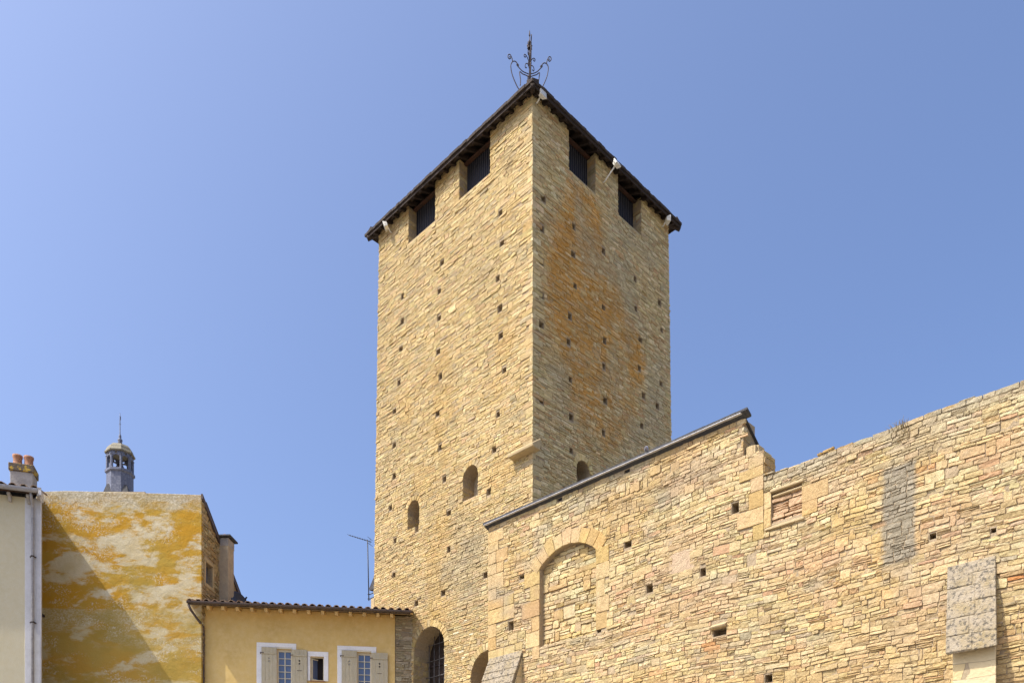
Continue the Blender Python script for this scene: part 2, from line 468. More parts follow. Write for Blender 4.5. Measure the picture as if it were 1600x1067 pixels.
# ------------------------------------------------------------------ masonry
class Stones:
    """collects stone quads in wall coordinates, builds them all as the relief of one wall"""
    def __init__(s, pl):
        s.pl = pl
        s.q, s.o, s.c, s.rough = [], [], [], []
        s.blocks = []

    def stone(s, q, o, c, rough=1.0):
        s.q.append(q); s.o.append(o); s.c.append(c); s.rough.append(rough)

    def ashlar(s, u0, u1, z0, z1, c, o=0.008, rough=0.55, block=True):
        j = lambda: random.uniform(-0.005, 0.005)
        s.stone([(u0 + j(), z0 + j()), (u1 + j(), z0 + j()), (u1 + j(), z1 + j()), (u0 + j(), z1 + j())], o + random.gauss(0, 0.004), c, rough)
        if block:
            s.rect(u0, u1, z0, z1)

    def rect(s, u0, u1, z0, z1):
        s.blocks.append(lambda z, h, a=u0, b=u1, c=z0, d=z1: (a, b) if min(z + h, d) - max(z, c) > 0.2 * min(h, d - c) else None)

    def arch(s, uc, rad, zs, z0, th):
        """round-headed opening: sill z0, springing zs"""
        def f(z, h):
            zm = z + h / 2
            if zm < z0:
                return None
            if zm < zs:
                return (uc - rad, uc + rad)
            d = (rad + th) ** 2 - (zm - zs) ** 2
            return (uc - math.sqrt(d), uc + math.sqrt(d)) if d > 0 else None
        s.blocks.append(f)

    def voussoirs(s, uc, zc, rad, th, a0, a1, n, col, o=0.01, rough=0.6):
        for i in range(n):
            g = 0.006 / rad
            x0, x1 = a0 + (a1 - a0) * i / n + g, a0 + (a1 - a0) * (i + 1) / n - g
            t2 = th * random.uniform(0.9, 1.1)
            q = [(uc + rad * math.cos(x1), zc + rad * math.sin(x1)), (uc + rad * math.cos(x0), zc + rad * math.sin(x0)),
                 (uc + (rad + t2) * math.cos(x0), zc + (rad + t2) * math.sin(x0)), (uc + (rad + t2) * math.cos(x1), zc + (rad + t2) * math.sin(x1))]
            s.stone(q, o, col(q[0][0], q[0][1]), rough)

    def courses(s, u0f, u1f, z0, z1, hr, lr, col, o=0.0, warp=0.035, joint=0.012, prot=0.012, tall=0.05, thin=0.16, topf=None, rough=1.0, crs=0.004, proud=0.14):
        zs = [z0]
        while zs[-1] < z1 - hr[0] * 0.6:
            zs.append(zs[-1] + random.uniform(*hr))
        zs[-1] = z1
        carry = []

        def W(u, z):
            return z + warp * (2 * float(fbm(u * 0.55 + 3, z * 0.5, 2)) - 1) * min(1, (z1 - z) / 0.4, (z - z0) / 0.4 + 0.001)
        for i in range(len(zs) - 1):
            z, h = zs[i], zs[i + 1] - zs[i]
            co = random.gauss(0, crs)
            a, b = u0f(z + h / 2), u1f(z + h / 2)
            bl = [x for x in (f(z, h) for f in s.blocks) if x] + carry
            carry = []
            iv = [(a, b)]
            for (p, q) in bl:
                nv = []
                for (x, y) in iv:
                    if q <= x or p >= y:
                        nv.append((x, y))
                    else:
                        if p - x > 0.05: nv.append((x, p))
                        if y - q > 0.05: nv.append((q, y))
                iv = nv
            for (x, y) in iv:
                u = x
                while u < y - 1e-6:
                    L = random.uniform(*lr) * (0.7 + 0.6 * random.random()) * (1.35 if random.random() < 0.12 else 1)
                    if y - u - L < lr[0] * 0.5:
                        L = y - u
                    ua, ub = u, u + L
                    u = ub
                    za, zb = z, z + h
                    if topf is not None:
                        zt = topf((ua + ub) / 2)
                        if za > zt - 0.03: continue
                        zb = min(zb, zt)
                    pieces = [(za, zb)]
                    if i + 2 < len(zs) and random.random() < tall and (topf is None or zs[i + 2] < topf((ua + ub) / 2) - 0.1):
                        zb = zs[i + 2]
                        pieces = [(za, zb)]
                        if not any(bb and bb[0] < ub and bb[1] > ua for bb in (f(zs[i + 1], zs[i + 2] - zs[i + 1]) for f in s.blocks)):
                            carry.append((ua, ub))
                        else:
                            pieces = [(z, z + h)]
                    elif h > hr[0] * 1.25 and random.random() < thin:
                        m_ = za + h * random.uniform(0.4, 0.6)
                        pieces = [(za, m_), (m_, zb)]
                    for (c0, c1) in pieces:
                        j = joint * random.uniform(0.35, 1.0)
                        jv = joint * random.uniform(0.4, 1.1)
                        q = [(ua + j, W(ua, c0) + jv), (ub - j, W(ub, c0) + jv), (ub - j, W(ub, c1) - jv), (ua + j, W(ua, c1) - jv)]
                        um, zm = (ua + ub) / 2, (c0 + c1) / 2
                        wv = crs * 1.4 * (2 * float(vn(um * 0.7 + i * 7.7, i * 3.3)) - 1)
                        out_ = random.uniform(0.007, 0.024) if random.random() < proud else 0.0
                        s.stone(q, o + co + wv + random.gauss(0, prot) + out_, col(um, zm), rough)

    def build(s, name, parent, vcol=None, nx=7, nz=5, hue=(0.985, 0.95, 0.80)):
        Q = np.array(s.q); O = np.array(s.o); C = np.array(s.c); RG = np.array(s.rough)
        n = len(Q)
        wd = np.maximum(np.linalg.norm(Q[:, 1] - Q[:, 0], axis=1), 0.03)
        ht = np.maximum(np.linalg.norm(Q[:, 3] - Q[:, 0], axis=1), 0.03)
        g = np.random.default_rng(len(name) + n)
        d1 = np.minimum(0.002 + 0.004 * g.random(n), 0.15 * np.minimum(wd, ht)) * (0.5 + 0.5 * RG)

        def params(L, k):
            p = np.zeros((n, k)); p[:, 1] = d1 / L; p[:, -2] = 1 - d1 / L; p[:, -1] = 1
            m = k - 4
            for j in range(m):
                x = (j + 1) / (m + 1)
                p[:, 2 + j] = x
            return p
        S, T = params(wd, nx), params(ht, nz)
        s_, t_ = S[:, :, None], T[:, None, :]
        s_, t_ = np.broadcast_arrays(s_, t_)                     # n, nx, nz
        s_, t_ = s_.copy(), t_.copy()
        ins = np.zeros((nx, nz), bool); ins[1:-1, 1:-1] = True
        # knock corners off
        ck = (d1 / wd)[:, None, None] * 2.2 * g.random((n, nx, nz)); cz = (d1 / ht)[:, None, None] * 1.6 * g.random((n, nx, nz))
        for ix, sx in ((0, 1), (1, 1), (nx - 2, -1), (nx - 1, -1)):
            for iz, sz in ((0, 1), (1, 1), (nz - 2, -1), (nz - 1, -1)):
                s_[:, ix, iz] += sx * ck[:, ix, iz] * RG; t_[:, ix, iz] += sz * cz[:, ix, iz] * RG
        jit = (0.0078 * RG * np.clip(ht / 0.15, 0.45, 1.1))[:, None, None]
        ju = g.normal(0, 1, (n, nx, nz)) * jit * 0.9; jz = g.normal(0, 1, (n, nx, nz)) * jit
        for q_ in (ju, jz):
            q_[:, 0, :] = q_[:, 1, :]; q_[:, -1, :] = q_[:, -2, :]; q_[:, :, 0] = q_[:, :, 1]; q_[:, :, -1] = q_[:, :, -2]
        def bil(k):
            a, b, c, d = (Q[:, i, k][:, None, None] for i in range(4))
            return (a * (1 - s_) + b * s_) * (1 - t_) + (d * (1 - s_) + c * s_) * t_
        U = bil(0) + ju; Z = bil(1) + jz
        tu = g.normal(0, 0.014, n) * RG; tz = g.normal(0.003, 0.012, n) * RG
        H = O[:, None, None] + tu[:, None, None] * (s_ - 0.5) + tz[:, None, None] * (t_ - 0.5)
        H = H + g.normal(0, 0.0045, (n, nx, nz)) * RG[:, None, None]
        bul = (1 - (2 * s_ - 1) ** 4) * (1 - (2 * t_ - 1) ** 4)
        H = H + 0.002 * bul * RG[:, None, None]
        ring = ~ins
        H[:, ring] = (O[:, None] - 0.05) + 0 * H[:, ring]
        P = s.pl.P(U, Z, H).reshape(-1, 3)
        base = (np.arange(n) * nx * nz)[:, None, None]
        idx = np.arange(nx * nz).reshape(nx, nz)
        f = np.stack([idx[:-1, :-1], idx[1:, :-1], idx[1:, 1:], idx[:-1, 1:]], -1).reshape(1, -1, 4) + base
        f = f.reshape(-1, 4)
        if np.dot(np.cross(s.pl.T, (0, 0, 1)), s.pl.N) < 0:
            f = f[:, ::-1]
        me = bpy.data.meshes.new(name)
        me.vertices.add(len(P)); me.vertices.foreach_set('co', P.astype(np.float32).ravel())
        me.loops.add(f.size); me.loops.foreach_set('vertex_index', f.astype(np.int32).ravel())
        me.polygons.add(len(f)); me.polygons.foreach_set('loop_start', np.arange(0, f.size, 4, dtype=np.int32))
        me.update(calc_edges=True)
        cell = np.zeros((nx - 1, nz - 1), bool); cell[1:-1, 1:-1] = True
        me.polygons.foreach_set('use_smooth', np.zeros(len(f), bool))
        cc = np.repeat(C, nx * nz, axis=0)
        cc = cc * (1 + 0.05 * g.normal(0, 1, (len(cc), 1)))
        if vcol is not None:
            cc = vcol(U.ravel(), Z.ravel(), cc)
        cc = cc * np.array(hue)
        at = me.color_attributes.new('Col', 'FLOAT_COLOR', 'POINT')
        at.data.foreach_set('color', np.c_[np.clip(cc, 0.01, 0.9), np.ones(len(cc))].astype(np.float32).ravel())
        me.validate()
        return link(name, me, parent, M['stone'])


def jamb(pl, u, z0, z1, depth, flip, parent, col, hr=(0.12, 0.2), name='jamb_masonry'):
    jp = pl.back(u, 0.0, flip)
    # follow the lean of the parent wall
    jp.O = jp.O - pl.N * pl.k * (z0 + z1) / 2
    st = Stones(jp)
    st.courses(lambda z: 0.0, lambda z: depth, z0, z1, hr, (0.22, 0.5), col, joint=0.008, prot=0.006, tall=0, thin=0, rough=0.8)
    return st


def pal(cols, wts, var=0.09):
    wts = np.array(wts) / sum(wts)
    cols = np.array(cols)

    def f():
        c = cols[rng.choice(len(cols), p=wts)]
        return c * (1 + rng.normal(0, var)) * (1 + rng.normal(0, 0.02, 3))
    return f


# ------------------------------------------------------------------ ground
g = MB(); g.add([(-600, -600, 0), (600, -600, 0), (600, 1500, 0), (-600, 1500, 0)], [(0, 1, 2, 3)])
go = g.build('ground', M['ground']); go['kind'] = 'structure'; go['label'] = 'pale paved ground of the court'

# ================================================================== TOWER
K = 0.01
TO = (0.686, 27.6)
A = Pl(TO, (-r2, r2), (-r2, -r2), K)
B = Pl(TO, (r2, r2), (r2, -r2), K)
LA, LB = 9.225, 8.50
ZT = 27.90
tower = thing('stone_tower', 'tall square stone tower with an ochre stained right face and dark overhanging roof', 'tower', (TO[0], TO[1] + 6, 0))

# mortar-plane core
def ring(z, ins=0.019):
    a = K * z + ins
    p = lambda u, v: (np.array([*TO, 0]) + A.T * u + B.T * v)
    q = [p(a, a), p(a, LB - a), p(LA - a, LB - a), p(LA - a, a)]
    return [(float(x[0]), float(x[1]), z) for x in q]
core = MB().prism(ring(0), ring(ZT - 0.02)).build('tower_core', M['core'], tower)
cutter = MB()
def hole(pl, px, py, s=0.19, hgt=0.20, d=0.8, rec=None):
    u, z = pl.pix(px, py)
    s *= random.uniform(0.9, 1.25); hgt *= random.uniform(0.9, 1.2)
    cutter.pbox(pl, u - s / 2, u + s / 2, z - hgt / 2, z + hgt / 2, -d, 0.2)
    rec.rect(u - s / 2 - 0.01, u + s / 2 + 0.01, z - hgt / 2 - 0.012, z + hgt / 2 + 0.012)
def arch_cut(mb, pl, uc, rad, zs, z0, d, n=10):
    lp = [(uc + rad * math.cos(math.pi * i / n), zs + rad * math.sin(math.pi * i / n)) for i in range(n + 1)] + [(uc - rad, z0), (uc + rad, z0)]
    mb.prism([pl.P(u, z, 0.2) for u, z in lp], [pl.P(u, z, -d) for u, z in lp])

sA, sB = Stones(A), Stones(B)
HA = [(781.6,332),(784,379.5),(690.5,410.6),(777.5,435),(628.6,463),(686,454.5),(628,502),(686,497),(781,481.5),(782,524),
      (626,545),(684.5,549),(787.6,578),(623.4,597.4),(688,588),(616,642),(683.4,646),(778,647),(615.5,695.6),(687.5,698.5),
      (772,702),(615.6,743.5),(694,748),(763.5,767.6),(610,793),(701,801),(651,826),(617,844),(701,858),(615,898),(692,926),(650,942),(758,898)]
HB = [(849.5,309.7),(847.4,357),(897,354),(846,409),(896,397),(943.5,392),(899,447),(847.4,461.4),(992.6,436),(943.5,481),
      (891,494),(994,482),(1031,473),(846.6,508),(889,534),(945,532),(1001,531),(1034,515.5),(944,572),(999,575),(891.5,593),
      (846.6,625),(946,625.6),(1006,618),(1033,599),(1027.6,634),(893,651.5),(1003,665),(943.5,676),(893,704)]
for p in HA: hole(A, *p, rec=sA)
for p in HB: hole(B, *p, rec=sB)
# openings below the roof
OPEN_A = [(2.33, 3.98), (5.35, 6.98)]
OPEN_B = [(2.12, 3.60), (4.92, 6.38)]
ZS = 26.42
for (pl, L, st) in ((A, OPEN_A, sA), (B, OPEN_B, sB)):
    for (a, b) in L:
        cutter.pbox(pl, a, b, ZS, ZT + 1, -0.75, 0.3)
        st.rect(a, b, ZS, ZT + 1)
# arched windows (centre u, radius, springing z, sill z, depth)
WIN_A = [(6.53, 0.36, 15.82, 15.12, 0.7), (3.25, 0.41, 15.98, 15.22, 0.7), (5.52, 0.92, 10.15, 7.0, 0.95), (2.30, 0.84, 8.72, 5.5, 0.85)]
WIN_B = [(2.78, 0.37, 16.02, 14.7, 0.7)]
tint = lambda u, z: np.array([0.50, 0.39, 0.22])
vA = pal([(0.56, 0.44, 0.25), (0.50, 0.38, 0.19), (0.60, 0.49, 0.30), (0.46, 0.37, 0.24)], [4, 3, 2, 1], 0.06)
for (pl, L, st, n) in ((A, WIN_A, sA, 9), (B, WIN_B, sB, 9)):
    for (uc, rad, zs, z0, d) in L:
        arch_cut(cutter, pl, uc, rad, zs, z0, d)
        th = 0.2 if rad < 0.6 else 0.26
        st.arch(uc, rad, zs, z0, th)
        st.voussoirs(uc, zs, rad, th, 0, math.pi, 9 if rad < 0.6 else 19, lambda u, z: vA(), rough=0.7)
cut(core, cutter)

# stones of the sunny left face
pA = pal([(0.55, 0.43, 0.25), (0.51, 0.39, 0.21), (0.58, 0.47, 0.29), (0.48, 0.39, 0.25), (0.52, 0.38, 0.23), (0.43, 0.35, 0.24)],
         [6, 4, 3, 2, 1.0, 0.9], 0.06)
greyA = [A.pix(x, y) for x, y in ((720, 880), (690, 900), (745, 850), (735, 925))]
def colA(u, z):
    c = pA()
    n = float(fbm(u * 0.35 + 9, z * 0.22 + 2))
    c = c * (0.94 + 0.16 * n)
    for (gu, gz) in greyA:
        k = math.exp(-(((u - gu) / 0.9) ** 2 + ((z - gz) / 0.7) ** 2))
        c = c * (1 - 0.45 * k) + np.array([0.34, 0.30, 0.24]) * 0.45 * k
    if random.random() < 0.025 and z < 11.5:
        c = np.array([0.72, 0.66, 0.52])
    return c
pB = pal([(0.52, 0.42, 0.27), (0.45, 0.35, 0.21), (0.60, 0.51, 0.36), (0.40, 0.33, 0.22), (0.46, 0.31, 0.18)], [4, 3, 2.0, 1.3, 1.0], 0.09)
# quoins at the near corner
zq = 7.0
while zq < ZT - 0.1:
    h = random.uniform(0.10, 0.20)
    h = min(h, ZT - zq)
    lng = random.choice((0.18, 0.3, 0.55)) * random.uniform(0.8, 1.25)
    c = pA()
    um = K * zq - 0.012
    sA.ashlar(um, um + lng, zq + 0.005, zq + h - 0.005, c, o=0.010, rough=0.75)
    l2 = random.choice((0.15, 0.3, 0.5)) * random.uniform(0.8, 1.2)
    sB.ashlar(K * zq - 0.012, K * zq + l2, zq + 0.005, zq + h - 0.005, pB(), o=0.010, rough=0.75)
    zq += h
sA.courses(lambda z: K * z, lambda z: LA - K * z + random.uniform(-0.018, 0.008), 6.8, ZT, (0.05, 0.10), (0.11, 0.38), colA, prot=0.0045, joint=0.006, thin=0.0, warp=0.035, tall=0.02, rough=0.6, crs=0.003, proud=0.15)
def vcolA(u, z, c):
    n = fbm(u * 0.8 + 30, z * 0.6, 4)
    c = c * (1 + 0.14 * (n - 0.5))[:, None]
    o = sstep(0.56, 0.72, fbm(u * 0.6 + 70, z * 0.45 + 11, 4)) * 0.35
    c = c * (1 - o)[:, None] + np.array([0.52, 0.34, 0.12]) * o[:, None]
    gst = sstep(0.62, 0.75, fbm(u * 1.4 + 5, z * 1.1 + 40, 3)) * 0.3
    return c * (1 - gst)[:, None] + np.array([0.33, 0.28, 0.20]) * gst[:, None]
sA.build('left_masonry', tower, vcolA, nx=6)

# stones of the shaded, lichen-stained right face
sB.courses(lambda z: K * z, lambda z: LB - K * z + random.uniform(-0.018, 0.008), 6.8, ZT, (0.05, 0.10), (0.11, 0.38), lambda u, z: pB(), prot=0.0045, joint=0.006, thin=0.0, warp=0.035, tall=0.02, rough=0.6, crs=0.003, proud=0.15)
ST = [B.pix(x, y) + (a, b, k) for x, y, a, b, k in
      ((918, 335, 0.9, 0.9, 1.0), (905, 385, 0.75, 1.3, 1.2), (900, 440, 0.7, 1.4, 1.0), (905, 500, 0.8, 1.3, .95), (925, 545, 0.9, 1.0, .8),
       (955, 470, 0.8, 1.6, .7), (985, 540, 0.7, 1.3, .8), (997, 575, 0.5, 0.7, .8), (862, 420, 0.6, 1.4, .6), (860, 520, 0.6, 1.6, .55),
       (940, 620, 0.9, 1.0, .7), (905, 600, 0.7, 1.0, .6), (985, 650, 0.6, 0.8, .75), (925, 690, 0.9, 0.9, .6), (870, 660, 0.6, 1.0, .45),
       (1000, 420, .8, .9, .5), (958, 690, .7, .6, .6))]
def vcolB(u, z, c):
    s = np.zeros(len(u))
    for (su, sz, a, b, k) in ST:
        s = s + k * np.exp(-(((u - su) / (1.2 * a)) ** 2 + ((z - sz) / (1.25 * b)) ** 2))
    n = fbm(u * 1.1 + 3, z * 1.0 + 8, 5)
    n = 0.35 * n + 0.33 * fbm(u * 3.2 + 13, z * 1.1 + 4, 5) + 0.32 * fbm(u * 6 + 3, z * 9 + 21, 3)
    m = sstep(0.25, 0.95, np.clip(s, 0, 1.1) * (-0.15 + 2.0 * n)) * 0.95
    m = m * np.clip(0.25 + 1.0 * np.repeat(np.random.default_rng(5).random(len(u) // 30), 30), 0, 1)
    col = np.array([0.46, 0.245, 0.07])[None] * (0.75 + 0.6 * fbm(u * 2, z * 2, 3))[:, None]
    c = c * (1 - m)[:, None] + col * m[:, None]
    gr = sstep(0.5, 0.7, fbm(u * 0.7 + 50, z * 0.5 + 9, 4)) * 0.4
    return c * (1 - gr)[:, None] + np.array([0.37, 0.34, 0.28]) * gr[:, None]
sB.build('right_masonry', tower, vcolB, nx=6, hue=(1.22, 1.19, 0.95))

# jambs of the openings under the roof: netting, sill lattice, lintel beam
for (pl, L, c, nm) in ((A, OPEN_A, pA, 'a'), (B, OPEN_B, pB, 'b')):
    for (a, b) in L:
        # the two side walls of the opening; the far one is the one in view
        op = None
        scr = MB().pbox(pl, a, b, ZS, ZT + 0.22, -0.48, -0.40)
        op = scr.build('opening_screen', M['screen'], tower)
        for uu, fl in ((a, 1), (b, -1)):
            jamb(pl, uu, ZS, ZT - 0.02, 0.39, fl, tower, lambda u, z: c() * 0.95).build('opening_jamb', op)
        bars = MB()
        n = int((b - a) / 0.075)
        for i in range(n):
            x = a + (i + 0.5) * (b - a) / n
            bars.pbox(pl, x - 0.012, x + 0.012, ZS + 0.012, ZS + (0.34 if pl is A else 0.12), -0.375, -0.35)
        bars.pbox(pl, a, b, ZS + (0.30 if pl is A else 0.10), ZS + (0.34 if pl is A else 0.13), -0.347, -0.32)
        bars.build('sill_lattice', M['lattice'], op)
        wires = MB()
        for i in range(int((b - a) / 0.11)):
            x = a + (i + 0.5) * 0.11
            wires.pbox(pl, x - 0.006, x + 0.006, ZS + 0.35, ZT, -0.397, -0.385)
        wires.build('netting_wire', M['lattice'], op)
        MB().pbox(pl, a - 0.02, b + 0.02, ZT - 0.08, ZT - 0.01, -0.37, -0.22).build('lintel_beam', M['beam'], op, bevel=0.015)

# infill of the arched windows
for i, (pl, (uc, rad, zs, z0, d)) in enumerate([(A, x) for x in WIN_A] + [(B, WIN_B[0])]):
    k = MB()
    lp = [(uc + rad * math.cos(math.pi * j / 10), zs + rad * math.sin(math.pi * j / 10)) for j in range(11)] + [(uc - rad, z0), (uc + rad, z0)]
    k.prism([pl.P(u, z, -d + 0.14) for u, z in lp], [pl.P(u, z, -d + 0.02) for u, z in lp])
    win = k.build('arched_window', M['wood'] if rad > 0.9 else (M['smooth_stone'] if rad > 0.6 else M['chim']), tower)
    jamb(pl, uc + rad if pl is A else uc + rad, z0, zs, d - 0.15, -1, tower, lambda u, z: (pA() if pl is A else pB()) * 0.85).build('window_jamb', win)
    jamb(pl, uc - rad, z0, zs, d - 0.15, 1, tower, lambda u, z: (pA() if pl is A else pB()) * 0.85).build('window_jamb', win)
    if rad > 0.9:
        # iron grille
        gr = MB()
        for j in range(6):
            x = uc - rad + (j + 0.5) * 2 * rad / 6
            zt = zs + math.sqrt(max(0, rad ** 2 - (x - uc) ** 2)) - 0.02
            gr.tube([pl.P(x, z0, -d + 0.30), pl.P(x, zt, -d + 0.30)], 0.014, 6)
        for j in range(6):
            zz = z0 + 0.5 + j * 0.62
            hw = rad if zz < zs else math.sqrt(max(0.01, rad ** 2 - (zz - zs) ** 2))
            gr.tube([pl.P(uc - hw, zz, -d + 0.33), pl.P(uc + hw, zz, -d + 0.33)], 0.014, 6)
        gr.build('window_grille', M['grille'], win)
        for j in range(3):
            MB().pbox(pl, uc - rad + 0.02, uc + rad - 0.02, z0 + 0.9 + j * 0.95, z0 + 0.96 + j * 0.95, -d + 0.145, -d + 0.19).build('glazing_bar', M['iron'], win)

# drip stones left on two corners
u0, z0 = A.pix(802, 722); u1, z1 = A.pix(832, 705)
d = MB()
d.prism([A.P(u0, z0, -0.1), A.P(u0, z0 + 0.04, 0.28), A.P(u0, z0 + 0.14, 0.30), A.P(u0, z0 + 0.42, -0.1)],
        [A.P(-0.12, z0, -0.1), A.P(-0.12, z0 + 0.04, 0.28), A.P(-0.12, z0 + 0.14, 0.30), A.P(-0.12, z0 + 0.42, -0.1)])
d.build('drip_stone', M['smooth_stone'], tower, bevel=0.02)
C = Pl((np.array([*TO, 0]) + A.T * LA)[:2], (r2, r2), (-r2, r2), K)          # hidden rear-left face
d = MB()
d.prism([C.P(0.15, 13.35, -0.1), C.P(0.15, 13.4, 0.34), C.P(0.15, 13.5, 0.36), C.P(0.15, 14.05, -0.1)],
        [C.P(0.85, 13.35, -0.1), C.P(0.85, 13.4, 0.34), C.P(0.85, 13.5, 0.36), C.P(0.85, 14.05, -0.1)])
d.build('drip_stone', M['slate'], tower, bevel=0.015)
MB().pbox(C, 0.1, 1.6, 0, 13.0, -0.1, 0.16).build('rear_buttress', M['smooth_stone'], tower, bevel=0.02)

# roof: flared eaves with rafters, flat brown tiles
OV = 0.33
ZE = 27.66
a = K * ZT
def rp(u, v, z):
    p = np.array([*TO, 0]) + A.T * u + B.T * v
    return (float(p[0]), float(p[1]), z)
def sq(off, z):
    return [rp(a - off, a - off, z), rp(a - off, LB - a + off, z), rp(LA - a + off, LB - a + off, z), rp(LA - a + off, a - off, z)]
cxy = rp(LA / 2 - 0.2, LB / 2 + 0.2, 0)
AP = 32.6
rf = MB()
e0, e1, w1 = sq(OV, ZE + 0.09), sq(OV, ZE + 0.20), sq(-0.25, ZT + 0.55)
sof, sofi = sq(OV, ZE + 0.09), sq(-0.4, ZT + 0.30)
n = len(rf.v)
rf.add(e1 + w1 + [(cxy[0], cxy[1], AP)], [(i, (i + 1) % 4, 4 + (i + 1) % 4, 4 + i) for i in range(4)] + [(4 + i, 4 + (i + 1) % 4, 8) for i in range(4)])
rf.add(e0 + e1, [(i, (i + 1) % 4, 4 + (i + 1) % 4, 4 + i) for i in range(4)])
rf.add(sof + sofi, [(i, (i + 1) % 4, 4 + (i + 1) % 4, 4 + i) for i in range(4)] + [(4, 5, 6, 7)])
roof = rf.build('tower_roof', M['wood'], tower)
tl = MB()
for (pl, L) in ((A, LA), (B, LB), (C, LB), (Pl(rp(0, LB, 0)[:2], (-r2, r2), (r2, r2), K), LA)):
    u = a - OV - 0.02
    while u < L - a + OV:
        wv = random.uniform(0.15, 0.2)
        zz = random.uniform(-0.006, 0.010)
        pr = 0.05 + random.uniform(-0.014, 0.014)
        o1_ = OV + pr
        e = wv - 0.004
        tl.hexa([pl.P(u, ZE + 0.17, o1_ - 0.30), pl.P(u + e, ZE + 0.17, o1_ - 0.30), pl.P(u + e, ZE + 0.135 + zz, o1_), pl.P(u, ZE + 0.135 + zz, o1_),
                 pl.P(u, ZE + 0.36 + zz, o1_ - 0.30), pl.P(u + e, ZE + 0.36 + zz, o1_ - 0.30), pl.P(u + e, ZE + 0.235 + zz, o1_), pl.P(u, ZE + 0.235 + zz, o1_)])
        u += wv
tl.build('edge_tiles', M['tile_dark'], roof)
for (pl, L) in ((A, LA), (B, LB)):
    nr = int(L / 0.46)
    for i in range(nr + 1):
        u = 0.35 + i * (L - 0.7) / nr
        k = 0.0
        f = lambda o, dz: (ZE + 0.08 + (OV - o) * 0.46 + dz)
        rb = MB()
        wd = 0.05
        rb.hexa([pl.P(u - wd, f(-0.25, -0.13), k - 0.25), pl.P(u + wd, f(-0.25, -0.13), k - 0.25), pl.P(u + wd, f(OV - .04, -0.11), k + OV - .04), pl.P(u - wd, f(OV - .04, -0.11), k + OV - .04),
                 pl.P(u - wd, f(-0.25, 0), k - 0.25), pl.P(u + wd, f(-0.25, 0), k - 0.25), pl.P(u + wd, f(OV - .04, 0), k + OV - .04), pl.P(u - wd, f(OV - .04, 0), k + OV - .04)])
        rb.build('rafter', M['wood'], roof)
    MB().pbox(pl, a - OV, L - a + OV, ZE + 0.03, ZE + 0.19, OV - 0.035, OV - 0.003).build('fascia_board', M['wood'], roof)
for p0, p1 in (((a - OV, a - OV), (0.6, 0.6)), ((LA - a + OV, a - OV), (LA - .6, .6)), ((a - OV, LB - a + OV), (.6, LB - .6))):
    MB().tube([rp(p0[0], p0[1], ZE + 0.0), rp(p1[0], p1[1], ZE + 0.44)], 0.10, 4).build('hip_rafter', M['wood'], roof)

# wrought iron finial on the roof's point
fin = MB().lathe((cxy[0], cxy[1], AP - 0.25), [(0.20, 0), (0.16, 0.25), (0.08, 0.35), (0.05, 0.6)], 12).build('roof_finial', M['iron'], tower)
SC = 0.00340
def fp(x, y, ang):
    r_ = (x - 672) * SC
    return (cxy[0] + r_ * math.cos(ang), cxy[1] + r_ * math.sin(ang), 33.72 + (780 - y) * SC)
def smooth_path(pts, n=5):
    out = []
    P_ = [pts[0]] + list(pts) + [pts[-1]]
    for i in range(1, len(P_) - 2):
        p0, p1, p2, p3 = (np.array(P_[i + j], float) for j in (-1, 0, 1, 2))
        for k in range(n):
            t = k / n
            out.append(tuple(0.5 * ((2 * p1) + (-p0 + p2) * t + (2 * p0 - 5 * p1 + 4 * p2 - p3) * t * t + (-p0 + 3 * p1 - 3 * p2 + p3) * t ** 3)))
    out.append(tuple(pts[-1]))
    return out
c0 = cxy
MB().tube([(c0[0], c0[1], AP + 0.2), (c0[0], c0[1], fp(672, 380, 0)[2]), (c0[0], c0[1], fp(672, 210, 0)[2])], [0.035, 0.022, 0.016], 8).build('shaft', M['iron'], fin)
MB().lathe((c0[0], c0[1], fp(672, 215, 0)[2]), [(0.012, 0), (0.035, 0.06), (0.012, 0.26)], 8).build('spike', M['iron'], fin)
main = smooth_path([(684, 655), (720, 645), (760, 625), (800, 585), (825, 555), (815, 545), (803, 560), (812, 572)])
outer = smooth_path([(812, 560), (828, 528), (850, 514), (872, 516), (884, 478), (903, 440), (925, 442), (930, 468), (915, 490), (899, 482), (904, 466), (914, 468)])
lyre = smooth_path([(872, 516), (892, 548), (896, 590), (878, 680), (832, 790), (790, 860)])
sm_hi = smooth_path([(674, 570), (684, 510), (706, 466), (728, 447), (744, 455), (741, 476), (726, 478), (724, 466)])
sm_lo = smooth_path([(676, 590), (690, 552), (710, 545), (727, 562), (730, 592), (718, 603), (710, 590)])
low = smooth_path([(682, 690), (720, 672), (755, 660), (790, 635), (786, 690), (780, 740), (784, 800)])
for j in range(4):
    ang = j * math.pi / 2 + 0.06
    sc = MB()
    for path in (main, outer, lyre, low):
        sc.tube([fp(x, y, ang) for x, y in path], 0.019, 6)
    sc.build('scroll', M['iron'], fin)
    s2 = MB()
    for path in (sm_hi, sm_lo):
        s2.tube([fp(x, y, ang + (0.35 if j % 2 == 0 else -0.35)) for x, y in path], 0.016, 6)
    s2.build('small_scroll', M['iron'], fin)
ro = MB()
for j in range(6):
    ang = j * math.pi / 3 + 0.2
    for (yb, dy, ln) in ((340, -34, 34), (335, 28, 30), (300, -28, 24)):
        ro.tube([fp(672, yb, ang), fp(672 + ln * 0.55, yb + dy * 0.3, ang), fp(672 + ln, yb + dy, ang)], [0.03, 0.045, 0.006], 6)
ro.build('leaf_cluster', M['iron'], fin)

